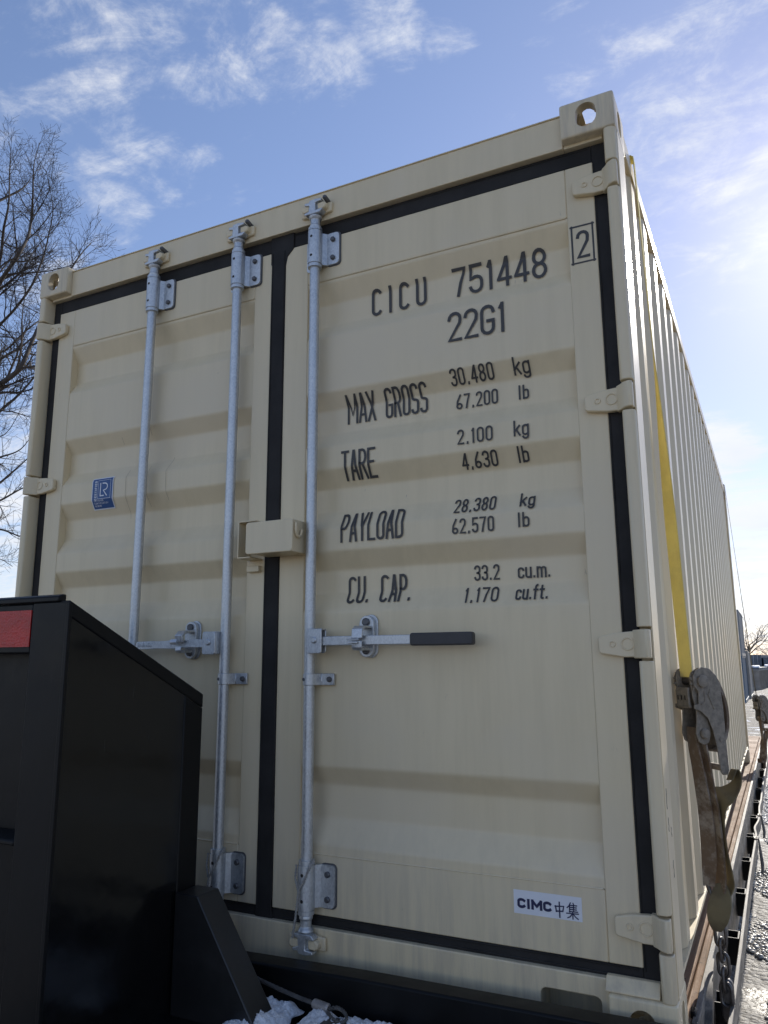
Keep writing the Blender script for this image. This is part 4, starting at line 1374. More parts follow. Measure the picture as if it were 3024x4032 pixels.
# ------------------------------------------------------------------ trailer
trailer = thing('flatbed_trailer', 'black steel flatbed trailer with wooden deck and upright ramp under the tan container', 'trailer', (1.2, 2.0, -1.0))


def sk(x, y):
    return x + 0.0078 * (y - 1.2)


def skew(mb):
    mb.v = [(sk(p[0], p[1]), p[1], p[2]) for p in mb.v]
    return mb


# deck planks
xs = [-0.02]
while xs[-1] < 2.20:
    xs.append(xs[-1] + 0.1405)
edges = [(xs[i], xs[i + 1] - 0.004) for i in range(len(xs) - 1)]
edges[-1] = (edges[-1][0], 2.276)
edges += [(2.280, 2.418), (2.4225, 2.4445)]
for i, (a, b_) in enumerate(edges):
    mb = MB()
    ys = [0.20 + 8.5 * k / 40 for k in range(41)]
    vs, fs = [], []
    for y in ys:
        dzz = 0.0015 * mnoise.noise(Vector((a * 9, y * 2.0, 1.7)))
        for (x, z) in ((a, -0.042), (b_, -0.042), (b_, -0.003 + dzz), (a, -0.003 + dzz - 0.0006)):
            vs.append((sk(x, y), y, z))
    for k in range(40):
        for j in range(4):
            fs.append((k * 4 + j, k * 4 + (j + 1) % 4, k * 4 + 4 + (j + 1) % 4, k * 4 + 4 + j))
    fs += [(3, 2, 1, 0), (160, 161, 162, 163)]
    part('deck_plank', mb.add(vs, fs), 'wood', trailer, bevel=0.003, seg=1)

# side channel (top flange + web), both sides
mb = MB().box(2.446, 2.462, 0.22, 9.0, -0.012, 0.002).box(2.4555, 2.4620, 0.22, 9.0, -0.24, -0.012)
part('side_rail', skew(mb), 'rail', trailer, bevel=0.002)
part('side_rail', MB().box(-0.036, -0.020, 0.22, 9.0, -0.24, 0.002), 'rail', trailer)
part('frame_beam', MB().box(0.55, 0.67, -1.2, 9.0, -0.45, -0.145), 'black', trailer)
part('frame_beam', MB().box(1.77, 1.89, -1.2, 9.0, -0.45, -0.145), 'black', trailer)

# stake pockets and rub rail
pk = None
for k in range(13):
    y = 0.655 + 0.620 * k
    if k == 0:
        m_ = MB()
        for (x0, x1, y0, y1) in ((2.4625, 2.503, 0.0, 0.005), (2.4625, 2.503, 0.085, 0.090), (2.4985, 2.5035, 0.005, 0.085)):
            m_.box(x0, x1, y0, y1, -0.195, -0.100)
        m_.box(2.4625, 2.503, 0.0045, 0.0855, -0.195, -0.150)
        pk = m_.mesh('stake_pocket')
    o = link('stake_pocket', pk, 'black', trailer)
    o.location = Vector((0.0078 * (y - 1.2), y, 0)) - trailer.location
rp, vs, fs = [], [], []
ys = [0.1 + 0.06 * i for i in range(150)]
for y in ys:
    dent = -0.020 * math.exp(-((y - 3.45) / 0.16) ** 2) - 0.008 * math.exp(-((y - 4.2) / 0.2) ** 2) + 0.003 * math.sin(y * 2.1)
    x = 2.5055 + max(dent, -0.0) if False else 2.5055 + dent * 0.8
    for (dx, z) in ((0, -0.165), (0.0125, -0.165), (0.0125, -0.098), (0, -0.098)):
        vs.append((sk(x + dx, y), y, z + 0.003 * math.sin(y * 1.3)))
n = len(ys)
for k in range(n - 1):
    for j in range(4):
        fs.append((k * 4 + j, k * 4 + (j + 1) % 4, k * 4 + 4 + (j + 1) % 4, k * 4 + 4 + j))
fs += [(3, 2, 1, 0), tuple(range(4 * n - 4, 4 * n))]
part('rub_rail', MB().add(vs, fs), 'rail', trailer, bevel=0.002)

# rear beam across the back, steel end plate, near corner brackets
part('rear_beam', MB().prism([(0.0, -0.14), (0.0, 0.052), (1.2, 0.0685), (1.62, 0.081), (2.452, 0.091), (2.452, -0.14)], 'y', -0.100, -0.028), 'black', trailer, bevel=0.006)
part('end_plate', MB().box(0.0, 2.446, -0.026, 0.198, -0.03, -0.003), 'black', trailer)
cb = MB().box(2.4325, 2.4465, 0.262, 0.300, -0.16, 0.012)
part('corner_bracket', cb, 'black', trailer, bevel=0.003)
cb = MB().ribbon([(2.458, 0.70, 0.004), (2.459, 0.60, 0.010), (2.462, 0.50, 0.006), (2.463, 0.42, -0.022), (2.463, 0.36, -0.070), (2.463, 0.33, -0.14)], [(1, 0, 0)] * 6, [0.012, 0.018, 0.022, 0.024, 0.026, 0.026], 0.005)
part('bent_strap_guide', cb, 'rail', trailer, smooth=40)

# running gear below the deck
for x0_, x1_ in ((0.05, 0.32), (2.10, 2.37)):
    for y0_ in (5.2, 6.1):
        zc_ = gz(y0_) + 0.385
        ty = MB()
        pr_ = [(0.0, 0.26), (0.02, 0.34), (0.05, 0.378), (0.22, 0.378), (0.25, 0.34), (0.27, 0.26)]
        nn_ = 28
        ty.add([(x0_ + a, y0_ + r_ * math.cos(2 * math.pi * k / nn_), zc_ + r_ * math.sin(2 * math.pi * k / nn_)) for a, r_ in pr_ for k in range(nn_)],
               [(i * nn_ + k, i * nn_ + (k + 1) % nn_, i * nn_ + nn_ + (k + 1) % nn_, i * nn_ + nn_ + k) for i in range(5) for k in range(nn_)])
        wh = part('wheel', MB().cyl((x0_ + 0.03, y0_, zc_), (x1_ - 0.03, y0_, zc_), 0.262, 24), 'rail', trailer, smooth=40)
        part('tyre', ty, 'rubber', wh, smooth=50)
for y0_ in (5.2, 6.1):
    part('axle', MB().cyl((0.2, y0_, gz(y0_) + 0.385), (2.2, y0_, gz(y0_) + 0.385), 0.06, 12), 'black', trailer, smooth=40)

# sloping tail bars behind the beam, snow lies on these
for (a, b_) in ((0.80, 1.02), (1.08, 1.30), (1.342, 1.470), (1.512, 1.80), (1.86, 2.10), (2.16, 2.40)):
    part('tail_bar', MB().box(a, b_, -1.20, -0.104, -0.10, -0.020), 'black', trailer, bevel=0.004)

# upright ramp at the left
ramp = MB()
ramp.prism([(-0.7225, 1.068), (-0.204, 0.820), (-0.204, -0.85), (-0.7225, -0.85)], 'x', 1.132, 1.1510)      # side plate, set back
rampo = part('ramp', ramp, 'gloss', trailer)
rim = MB()
rim.prism([(-0.724, 1.076), (-0.200, 0.826), (-0.200, 0.786), (-0.724, 1.036)], 'x', 1.120, 1.1545)
rim.prism([(-0.282, 0.822), (-0.2002, 0.7855), (-0.2002, -0.85), (-0.282, -0.85)], 'x', 1.120, 1.1540)
part('ramp_rim', rim, 'black', rampo, bevel=0.004)
part('ramp_post', MB().prism([(-0.7245, 1.0745), (-0.655, 1.0410), (-0.655, -0.90), (-0.7245, -0.90)], 'x', 1.020, 1.1500), 'black', rampo, bevel=0.005)
part('ramp_edge_angle', MB().prism([(-0.7265, 1.068), (-0.7265, -0.9), (-0.716, -0.9), (-0.716, 1.064)], 'x', 1.144, 1.1552), 'black', rampo, bevel=0.001)
cap = MB()
cap.prism([(-0.7290, 1.0725), (-0.7290, 1.086), (-0.715, 1.092), (-0.704, 1.092), (-0.704, 1.0725)], 'x', 0.0, 1.118)
part('ramp_cap', cap, 'black', rampo, bevel=0.003)
part('ramp_top_bar', MB().box(0.0, 1.018, -0.720, -0.655, 0.945, 1.0715), 'black', rampo, bevel=0.004)
part('ramp_back_panel', MB().box(0.0, 1.018, -0.662, -0.654, -0.90, 0.945), 'black', rampo)
cbm = MB().prism([(-0.7225, 0.484), (-0.7225, 0.494), (-0.715, 0.500), (-0.664, 0.506), (-0.664, 0.484)], 'x', 0.0, 1.0185)
part('ramp_crossbar', cbm, 'black', rampo, bevel=0.003)
part('ramp_stiffener', MB().box(0.52, 0.60, -0.700, -0.664, -0.9, 0.944), 'black', rampo, bevel=0.003)
part('red_reflector', MB().prism(rrect(0.72, 1.0165, 0.9615, 1.0545, 0.001), 'y', -0.7235, -0.7205), 'red', rampo)
# gusset that braces the ramp to the beam
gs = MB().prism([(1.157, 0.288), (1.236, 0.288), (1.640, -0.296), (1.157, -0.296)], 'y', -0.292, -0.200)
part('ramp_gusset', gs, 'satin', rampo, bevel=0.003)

# ------------------------------------------------------------------ snow lying on the tail bars
def snow_patch(x0, x1, y0, y1, z0, h, seed):
    nx, ny = 90, 60
    vs, fs = [], []
    for j in range(ny + 1):
        for i in range(nx + 1):
            u, v = i / nx, j / ny
            w = 0.026
            x = x0 + (x1 - x0) * u + w * mnoise.noise(Vector((v * 5, seed, 0.3))) * (1 if u in (0, 1) else 0.3)
            y = y0 + (y1 - y0) * v + w * mnoise.noise(Vector((u * 7, seed, 4.1))) * (1 if v in (0, 1) else 0.3)
            e = min(u, 1 - u) * (x1 - x0) / 0.035
            e2 = min(v, 1 - v) * (y1 - y0) / 0.035
            k = min(1.0, e) ** 0.5 * min(1.0, e2) ** 0.5
            z = z0 + h * k * (0.75 + 0.5 * mnoise.noise(Vector((x * 14, y * 14, seed))) + 0.22 * mnoise.noise(Vector((x * 50, y * 50, seed))) + 0.12 * mnoise.noise(Vector((x * 120, y * 120, seed))) + 0.08 * mnoise.noise(Vector((x * 260, y * 260, seed))))
            vs.append((x, y, z))
    for j in range(ny):
        for i in range(nx):
            a = j * (nx + 1) + i
            fs.append((a, a + 1, a + nx + 2, a + nx + 1))
    return MB().add(vs, fs)


for q, a in enumerate(((1.335, 1.474, -0.36, -0.112), (1.506, 1.80, -0.46, -0.116), (1.865, 2.10, -0.50, -0.16))):
    part('snow', snow_patch(a[0], a[1], a[2], a[3], -0.021, 0.040, 3.0 + q), 'snow', None, smooth=80, kind='stuff')

# ------------------------------------------------------------------ wire rope with crimped ferrule at the back of the deck
cab = thing('wire_rope', 'grey wire rope with crimped ferrule lying on snow along the black rear beam', 'cable', (1.5, -0.13, 0.0))
path = [Vector(p) for p in ((1.02, -0.098, 0.112), (1.16, -0.112, 0.085), (1.262, -0.116, 0.052), (1.33, -0.122, 0.038), (1.40, -0.130, 0.030), (1.47, -0.140, 0.024), (1.530, -0.150, 0.022))]
def dens(path, st):
    out = []
    for a, b_ in zip(path, path[1:]):
        m_ = max(1, int((b_ - a).length / st))
        out += [a.lerp(b_, i / m_) for i in range(m_)]
    return out + [path[-1]]
dp = dens(path, 0.006)
core = MB()
for ph in range(5):
    core.tube([(p.x, p.y + 0.0034 * math.cos(i * 0.55 + ph * 1.2566), p.z + 0.0034 * math.sin(i * 0.55 + ph * 1.2566)) for i, p in enumerate(dp)], 0.0026, 5)
part('rope_strands', core, 'cable', cab, smooth=60)
dirv = (path[-1] - path[-2]).normalized()
f0 = path[-1]
part('ferrule', MB().tube([f0 - dirv * 0.004, f0, f0 + dirv * 0.046, f0 + dirv * 0.050], [0.009, 0.0125, 0.0125, 0.009], 12), 'alu', cab, smooth=40)
lp = MB()
f1 = f0 + dirv * 0.050
lpts = [f1, f1 + Vector((0.03, -0.006, 0.010)), f1 + Vector((0.058, -0.016, 0.006)), f1 + Vector((0.070, -0.030, -0.002)), f1 + Vector((0.058, -0.044, -0.006)), f1 + Vector((0.028, -0.034, -0.004)), f1 + Vector((0.002, -0.012, -0.002))]
lpc = []
for i in range(len(lpts) - 1):
    p0, p1, p2, p3 = lpts[max(i - 1, 0)], lpts[i], lpts[i + 1], lpts[min(i + 2, len(lpts) - 1)]
    for k in range(8):
        q = k / 8
        lpc.append(0.5 * ((2 * p1) + (p2 - p0) * q + (2 * p0 - 5 * p1 + 4 * p2 - p3) * q * q + (3 * p1 - p0 - 3 * p2 + p3) * q ** 3))
for ph in range(3):
    lp.tube([(p.x, p.y + 0.003 * math.cos(i * 0.8 + ph * 2.09), p.z + 0.003 * math.sin(i * 0.8 + ph * 2.09)) for i, p in enumerate(lpc)], 0.0029, 6)
part('rope_eye', lp, 'cable', cab, smooth=60)
sh = MB().box(f1.x + 0.012, f1.x + 0.075, f1.y - 0.075, f1.y - 0.018, -0.021, 0.014)
sh.tube([(f1.x + 0.10, f1.y - 0.05, 0.000), (f1.x + 0.125, f1.y - 0.05, 0.008), (f1.x + 0.165, f1.y - 0.055, 0.006)], 0.008, 8)
part('shackle_plate', sh, 'chain', cab, bevel=0.004)

# ------------------------------------------------------------------ ratchet straps
def frame_at(p, deg):
    """local x = webbing width, local y = away from the viewer, z up"""
    c, s = math.cos(R(deg)), math.sin(R(deg))
    return Matrix(((c, s, 0, p[0]), (-s, c, 0, p[1]), (0, 0, 1, p[2]), (0, 0, 0, 1)))


def link_mesh(p0, p1, w, r, side):
    p0, p1 = Vector(p0), Vector(p1)
    ax = (p1 - p0).normalized()
    sd = (Vector(side) - ax * Vector(side).dot(ax)).normalized()
    L = (p1 - p0).length
    h = w / 2
    pts = []
    for i in range(9):
        a = math.pi * i / 8
        pts.append(p0 + ax * (h - h * math.sin(a)) + sd * (h * math.cos(a)))
    for i in range(9):
        a = math.pi * i / 8
        pts.append(p1 - ax * (h - h * math.sin(a)) - sd * (h * math.cos(a)))
    return MB().tube(pts, r, 8, closed=True)


def ratchet_strap(label, hub, top, near):
    t = thing('ratchet_strap', label, 'strap', (hub[0], hub[1], 0.0), 'ratchet straps holding the container down')
    F = frame_at(hub, 45)
    Wb = 0.05 if near else 0.028
    def fr_(mb):
        mb.v = [tuple(F @ Vector(p)) for p in mb.v]
        return mb
    # webbing over the roof and down to the spool
    hubv, topv = Vector(hub), Vector(top)
    pts, sides, wd = [], [], []
    for x in (0.3, 0.8, 1.4, 2.0, 2.40):
        pts.append((x, top[1], 2.594))
        sides.append((0, 1, 0))
        wd.append(0.05)
    pts.append((2.436, top[1], 2.589)); sides.append((0, 1, 0)); wd.append(0.05)
    fr0 = F @ Vector((-0.002, -0.012, 0.012))
    for i in range(0, 41):
        u = i / 40
        p = topv.lerp(fr0, u)
        p.x += 0.004 * (1 - u)
        tw = min(1, max(0, (u - 0.30) / 0.45))
        tw = tw * tw * (3 - 2 * tw)
        a = R(88 * (1 - tw) + (40 if near else 80) * tw)
        pts.append(p)
        sides.append((math.cos(a), -math.sin(a), 0))
        wd.append(Wb)
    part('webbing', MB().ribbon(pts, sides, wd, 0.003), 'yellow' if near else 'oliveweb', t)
    # frame, gear, spool
    fm = MB()
    prof = [(-0.030, 0.010), (-0.024, 0.026), (-0.008, 0.036), (0.012, 0.034), (0.030, 0.020), (0.032, -0.020), (0.026, -0.060), (0.022, -0.100), (0.032, -0.140), (0.034, -0.165), (0.024, -0.188), (0.004, -0.194), (-0.014, -0.184), (-0.022, -0.160), (-0.016, -0.120), (-0.014, -0.085), (-0.024, -0.050)]
    for x0 in (-0.034, 0.029):
        fm.prism(prof, 'x', x0, x0 + 0.005)
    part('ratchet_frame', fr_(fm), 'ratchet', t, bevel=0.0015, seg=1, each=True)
    gr = MB()
    gp = []
    for i in range(13 * 2):
        a = 2 * math.pi * i / 26
        rr_ = 0.040 if i % 2 == 0 else 0.029
        gp.append((0.004 + rr_ * math.cos(a), rr_ * math.sin(a)))
    for x0 in (-0.040, 0.0345):
        gr.prism(gp, 'x', x0, x0 + 0.005)
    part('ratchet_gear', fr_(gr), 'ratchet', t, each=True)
    sp = MB().cyl((-0.052, 0.004, 0), (0.052, 0.004, 0), 0.0145, 18)
    part('spool', fr_(sp), 'chain', t, smooth=40)
    # pawl cover with slots
    pwl = MB().prism([(-0.034, -0.020), (-0.038, -0.030), (-0.036, -0.078), (-0.028, -0.084), (-0.022, -0.080), (-0.028, -0.070), (-0.029, -0.030), (-0.026, -0.020)], 'x', -0.029, 0.027)
    part('pawl_plate', fr_(pwl), 'ratchet', t, bevel=0.002)
    ps = MB()
    for xx in (-0.018, -0.002, 0.014):
        ps.box(xx - 0.002, xx + 0.002, -0.0385, -0.0375, -0.058, -0.044)
    part('pawl_slot', fr_(ps), 'rubber', t, each=True)
    # handle
    hm = MB()
    hp = [(-0.014, 0.034), (0.010, 0.043), (0.040, 0.038), (0.064, 0.016), (0.076, -0.020), (0.081, -0.080), (0.082, -0.200), (0.083, -0.272), (0.076, -0.284), (0.058, -0.284), (0.050, -0.274), (0.044, -0.200), (0.034, -0.150), (0.018, -0.112), (-0.006, -0.092), (-0.030, -0.084), (-0.030, -0.072), (-0.012, -0.070), (-0.010, -0.032), (-0.026, -0.012), (-0.026, 0.014)]
    for x0 in (-0.046, 0.0405):
        hm.prism(hp, 'x', x0, x0 + 0.004)
    ho = part('handle', fr_(hm), 'ratchet', t, bevel=0.0015, seg=1)
    hg = MB()
    hg.cyl((-0.046, 0.058, -0.262), (0.046, 0.058, -0.262), 0.010, 14)
    hg.box(-0.042, 0.0405, 0.066, 0.070, -0.20, -0.04)
    part('handle_bar', fr_(hg), 'ratchet', ho, smooth=40)
    hb = MB()
    hb.tube([(0.0445, 0.006, 0.0), (0.052, 0.006, 0.0), (0.054, 0.006, 0.0)], [0.019, 0.019, 0.014], 20)
    hb.tube([(0.0445, 0.062, -0.178), (0.0465, 0.062, -0.178)], 0.007, 14)
    # pressed ribs in the handle plate
    hb.tube([(0.0452, 0.012, -0.030), (0.0452, 0.012, -0.062), (0.0452, -0.004, -0.070)], 0.0022, 6)
    hb.tube([(0.0452, 0.034, -0.026), (0.0452, 0.026, -0.042), (0.0452, 0.044, -0.086)], 0.0022, 6)
    part('handle_boss', fr_(hb), 'ratchet', ho, smooth=40)
    bl = MB().tube([(-0.046, 0.008, -0.160), (0.040, 0.008, -0.160), (0.044, 0.008, -0.160)], [0.016, 0.016, 0.012], 18)
    part('anchor_bolt', fr_(bl), 'ratchet', t, smooth=40)
    rl = MB().ribbon([(0, 0.045, 0.036), (0, 0.072, 0.010), (0, 0.096, -0.045), (0, 0.106, -0.105), (0, 0.098, -0.160), (0, 0.080, -0.195), (0, 0.060, -0.215)], [(1, 0, 0)] * 7, [0.05, 0.06, 0.066, 0.066, 0.064, 0.058, 0.05], 0.010)
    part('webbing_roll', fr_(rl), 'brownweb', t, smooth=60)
    # lower fixed webbing
    H = Vector(hub)
    def lw(offs):
        return [H + Vector(o) for o in offs]
    if near:
        p = lw([(-0.008, 0.0, -0.142), (-0.006, 0.0, -0.20), (0.000, 0.01, -0.26), (0.006, 0.02, -0.33), (0.010, 0.03, -0.40), (0.010, 0.05, -0.48), (0.007, 0.06, -0.555), (0.000, 0.07, -0.625)])
        part('fixed_webbing', MB().ribbon(p, [(1, -1, 0), (1, -0.9, 0), (1, -0.8, 0), (1, -0.6, 0), (1, -0.4, 0), (1, -0.2, 0), (1, -0.1, 0), (1, 0, 0)], [0.040, 0.042, 0.044, 0.045, 0.045, 0.045, 0.044, 0.034], 0.006), 'brownweb', t, smooth=50)
        p = lw([(0.014, 0.01, -0.17), (0.020, 0.02, -0.24), (0.027, 0.03, -0.32), (0.034, 0.04, -0.40), (0.036, 0.06, -0.50), (0.034, 0.075, -0.60), (0.028, 0.08, -0.64)])
        part('fixed_webbing', MB().ribbon(p, [(0.75, -1, 0)] * 7, [0.056] * 7, 0.006), 'brownweb', t, smooth=50)
        # loose tail that curls over the handle bar and hangs down
        p = lw([(0.088, 0.03, -0.300), (0.104, 0.03, -0.268), (0.112, 0.03, -0.280), (0.106, 0.03, -0.310), (0.084, 0.035, -0.336), (0.060, 0.04, -0.350), (0.048, 0.045, -0.38), (0.050, 0.05, -0.44), (0.056, 0.06, -0.52), (0.062, 0.07, -0.58), (0.060, 0.08, -0.62), (0.040, 0.08, -0.66)])
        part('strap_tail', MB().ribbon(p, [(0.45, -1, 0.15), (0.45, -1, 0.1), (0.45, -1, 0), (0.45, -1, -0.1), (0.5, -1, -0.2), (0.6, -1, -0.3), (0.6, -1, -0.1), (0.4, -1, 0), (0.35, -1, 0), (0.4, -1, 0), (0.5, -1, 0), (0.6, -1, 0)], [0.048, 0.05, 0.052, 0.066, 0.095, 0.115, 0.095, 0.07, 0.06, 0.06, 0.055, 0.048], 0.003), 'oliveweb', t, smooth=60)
        p = lw([(0.006, 0.02, -0.10), (0.040, 0.03, -0.24), (0.056, 0.03, -0.30)])
        # folded loop above the chain
        p = lw([(0.034, 0.078, -0.615), (0.032, 0.066, -0.645), (0.026, 0.060, -0.680), (0.020, 0.062, -0.715), (0.016, 0.068, -0.735), (0.013, 0.076, -0.752)])
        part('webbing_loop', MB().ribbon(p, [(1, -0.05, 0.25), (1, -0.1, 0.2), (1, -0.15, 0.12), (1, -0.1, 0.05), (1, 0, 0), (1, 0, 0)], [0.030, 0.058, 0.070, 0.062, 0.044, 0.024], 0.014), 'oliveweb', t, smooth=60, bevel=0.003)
        p = lw([(-0.006, 0.072, -0.62), (0.006, 0.070, -0.655), (0.018, 0.066, -0.69)])
        part('hook_shank', MB().tube(p, [0.006, 0.007, 0.006], 8), 'chain', t, smooth=50)
        z0 = H.z - 0.745
        cx, cy = H.x + 0.020, H.y + 0.082
        n_ = 5
        lz = 0.040
        for i in range(n_):
            za = z0 - i * lz + 0.012
            zb = za - 0.066
            part('chain_link', link_mesh((cx + 0.0012 * i, cy - 0.004 * i + 0.0, za), (cx + 0.0012 * (i + 1), cy - 0.004 * (i + 1), zb), 0.032, 0.0052, (1, -0.3, 0) if i % 2 == 0 else (0.25, 1, 0)), 'chain', t, smooth=60)
        hk = MB().prism(stadium(cx + 0.006, -0.092, 0.040, 0.125, 8), 'y', cy - 0.012, cy + 0.012)
        part('grab_hook', hk, 'chain', t, bevel=0.006, seg=3)
    else:
        p = lw([(-0.008, 0.0, -0.142), (0.0, 0.0, -0.24), (0.006, 0.0, -0.34), (0.008, 0.0, -0.46), (0.0, 0.0, -0.60)])
        part('fixed_webbing', MB().ribbon(p, [(0.5, -1, 0)] * 5, [0.045] * 5, 0.005), 'brownweb', t, smooth=50)
        p = lw([(0.05, 0.0, -0.27), (0.040, 0.0, -0.31), (0.016, 0.0, -0.36), (0.006, 0.0, -0.43), (0.000, 0.0, -0.50), (-0.012, 0.0, -0.545), (-0.026, 0.0, -0.55), (-0.030, 0.0, -0.52)])
        part('strap_tail', MB().ribbon(p, [(1, -0.8, 0)] * 8, [0.05, 0.055, 0.06, 0.066, 0.07, 0.07, 0.06, 0.05], 0.012), 'brownweb', t, smooth=60)
    return t


ratchet_strap('yellow strap with big worn ratchet and chain at the near corner of the container', (2.470, 0.580, 0.855), (2.438, 0.365, 2.585), True)
ratchet_strap('strap with small distant ratchet at the far end of the container side', (2.555, 5.90, 0.560), (2.438, 5.86, 2.585), False)

for lab, y0, ln in (('dark strap tail hanging from the rub rail just past the dent', 3.85, 0.13), ('longer dark strap tail hanging from the rub rail nearer the chain', 3.10, 0.18)):
    st_ = thing('strap_tail', lab, 'strap', (2.55, y0, -0.1), 'dark strap tails hanging on the rub rail')
    xx = sk(2.522, y0)
    rb_ = MB().ribbon([(xx - 0.010, y0, -0.094), (xx + 0.001, y0 + 0.004, -0.094), (xx + 0.006, y0, -0.115), (xx + 0.010, y0 - 0.02, -0.10 - ln * 0.4), (xx + 0.014, y0 - 0.03, -0.10 - ln * 0.75), (xx + 0.010, y0 - 0.05, -0.10 - ln)], [(0, 1, 0), (0, 1, 0), (0.1, 1, 0), (0.3, 1, 0), (0.4, 1, 0), (0.3, 1, 0)], [0.03, 0.03, 0.03, 0.03, 0.03, 0.028], 0.006)
    part('webbing', rb_, 'grip', st_, smooth=60)
    part('keeper_loop', MB().box(xx - 0.016, xx + 0.004, y0 - 0.028, y0 + 0.028, -0.0975, -0.0925), 'chain', st_)

# unidentified dark shape at the edge of the view, modelled as a bag
bg = thing('dark_bag', 'unidentified dark rounded object, modelled as a bag on the wet gravel beyond the rub rail', 'bag', (2.80, 6.9, gz(6.9)))
bgm = MB()
prof_ = [(0.0, 0.10), (0.02, 0.15), (0.07, 0.175), (0.16, 0.165), (0.26, 0.13), (0.34, 0.10), (0.40, 0.075), (0.43, 0.04)]
vs_, n_ = [], 20
for z_, r_ in prof_:
    for k in range(n_):
        a_ = 2 * math.pi * k / n_
        q = r_ * (1 + 0.06 * math.sin(3 * a_ + z_ * 9) + 0.03 * math.sin(7 * a_))
        vs_.append((2.775 + q * math.cos(a_), 6.9 + q * 1.2 * math.sin(a_), gz(6.9) + 0.005 + z_))
bgm.add(vs_, [(i * n_ + k, i * n_ + (k + 1) % n_, i * n_ + n_ + (k + 1) % n_, i * n_ + n_ + k) for i in range(len(prof_) - 1) for k in range(n_)] + [tuple(range(n_))[::-1], tuple(range((len(prof_) - 1) * n_, len(prof_) * n_))])
part('bag_body', bgm, 'grip', bg, smooth=60)
part('bag_neck', MB().lathe(2.775, 6.9, [(gz(6.9) + 0.425, 0.045), (gz(6.9) + 0.445, 0.035), (gz(6.9) + 0.48, 0.06)], 14), 'grip', bg, smooth=60)

# ------------------------------------------------------------------ far containers
def far_container(name, label, cat, x0, y0, z0, w, l, h, mat, rot=0.0, doors=False, group=None):
    t = thing(name, label, cat, (x0 + w / 2, y0, z0), group)
    t.rotation_euler = (0, 0, R(rot))
    def pt(nm, mb, m_, par=t, **k):
        o = part(nm, mb, m_, par, **k)
        if par is t:
            o.location = (0, 0, 0)
        return o
    hw = w / 2
    n = int(l / 0.30)
    vs, fs = [], []
    for sx in (-1, 1):
        base = len(vs)
        for k in range(n * 2 + 1):
            yy = 0.12 + (l - 0.24) * k / (n * 2)
            dd = 0.035 if k % 2 else 0.0
            vs += [(sx * (hw - 0.03 - dd), yy, 0.15), (sx * (hw - 0.03 - dd), yy, h - 0.1)]
        for k in range(n * 2):
            fs.append((base + 2 * k, base + 2 * k + 2, base + 2 * k + 3, base + 2 * k + 1))
    pt('side_walls', MB().add(vs, fs), mat)
    fr = MB()
    for sx in (-1, 1):
        for yy in (0, l - 0.12):
            fr.box(min(sx * hw, sx * (hw - 0.12)), max(sx * hw, sx * (hw - 0.12)), yy, yy + 0.12, 0, h)
        fr.box(min(sx * hw, sx * (hw - 0.07)), max(sx * hw, sx * (hw - 0.07)), 0.12, l - 0.12, h - 0.1, h - 0.02)
        fr.box(min(sx * hw, sx * (hw - 0.07)), max(sx * hw, sx * (hw - 0.07)), 0.12, l - 0.12, 0.0, 0.16)
    for yy in (0.0, l - 0.1):
        fr.box(-hw + 0.12, hw - 0.12, yy + 0.01, yy + 0.09, h - 0.12, h - 0.01)
        fr.box(-hw + 0.12, hw - 0.12, yy + 0.01, yy + 0.09, 0.0, 0.15)
    pt('frame', fr, mat)
    pt('roof', MB().box(-hw + 0.05, hw - 0.05, 0.05, l - 0.05, h - 0.045, h - 0.03), mat)
    pt('end_wall', MB().box(-hw + 0.12, hw - 0.12, 0.05, 0.08, 0.15, h - 0.12), mat)
    if doors:
        for sx in (-1, 1):
            for q in (0.35, 0.8):
                r_ = pt('lock_rod', MB().cyl((sx * q, 0.01, 0.1), (sx * q, 0.01, h - 0.06), 0.025, 8), 'galv')
    return t


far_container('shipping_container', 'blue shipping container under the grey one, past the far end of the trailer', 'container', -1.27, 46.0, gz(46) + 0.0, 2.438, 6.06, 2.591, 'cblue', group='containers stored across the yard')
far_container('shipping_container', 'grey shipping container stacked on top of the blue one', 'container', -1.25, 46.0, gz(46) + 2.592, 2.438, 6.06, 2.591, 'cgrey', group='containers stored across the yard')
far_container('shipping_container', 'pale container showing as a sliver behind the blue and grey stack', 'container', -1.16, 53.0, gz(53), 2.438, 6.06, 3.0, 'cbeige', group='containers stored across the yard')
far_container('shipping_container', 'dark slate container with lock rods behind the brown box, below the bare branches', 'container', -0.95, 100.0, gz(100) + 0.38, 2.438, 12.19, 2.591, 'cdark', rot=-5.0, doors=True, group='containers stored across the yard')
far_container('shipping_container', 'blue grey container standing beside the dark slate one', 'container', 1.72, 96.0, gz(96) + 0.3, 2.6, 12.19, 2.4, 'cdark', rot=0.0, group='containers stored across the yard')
# brown open-top steel box with snow on its lid
bb = thing('storage_box', 'brown grey steel storage box with snow along its lid', 'steel box', (0.2, 76.0, gz(76)))
bb.rotation_euler = (0, 0, R(-7))
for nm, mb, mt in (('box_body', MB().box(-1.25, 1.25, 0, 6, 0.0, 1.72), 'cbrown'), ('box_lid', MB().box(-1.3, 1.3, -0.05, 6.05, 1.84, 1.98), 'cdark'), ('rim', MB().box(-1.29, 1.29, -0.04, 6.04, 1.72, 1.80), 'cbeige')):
    o = part(nm, mb, mt, bb)
    o.location = (0, 0, 0)
ribs = MB()
for k in range(9):
    ribs.box(1.25, 1.30, 0.3 + k * 0.65, 0.36 + k * 0.65, 0.1, 1.7)
for k in range(4):
    ribs.box(-1.0 + k * 0.62, -0.94 + k * 0.62, -0.05, 0.0, 0.1, 1.7)
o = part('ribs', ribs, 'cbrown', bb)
o.location = (0, 0, 0)
sn = snow_patch(-1.05, 1.52, 75.9, 82.0, gz(76) + 1.975, 0.16, 9.0)
part('snow', sn, 'snow', None, smooth=80, kind='stuff')
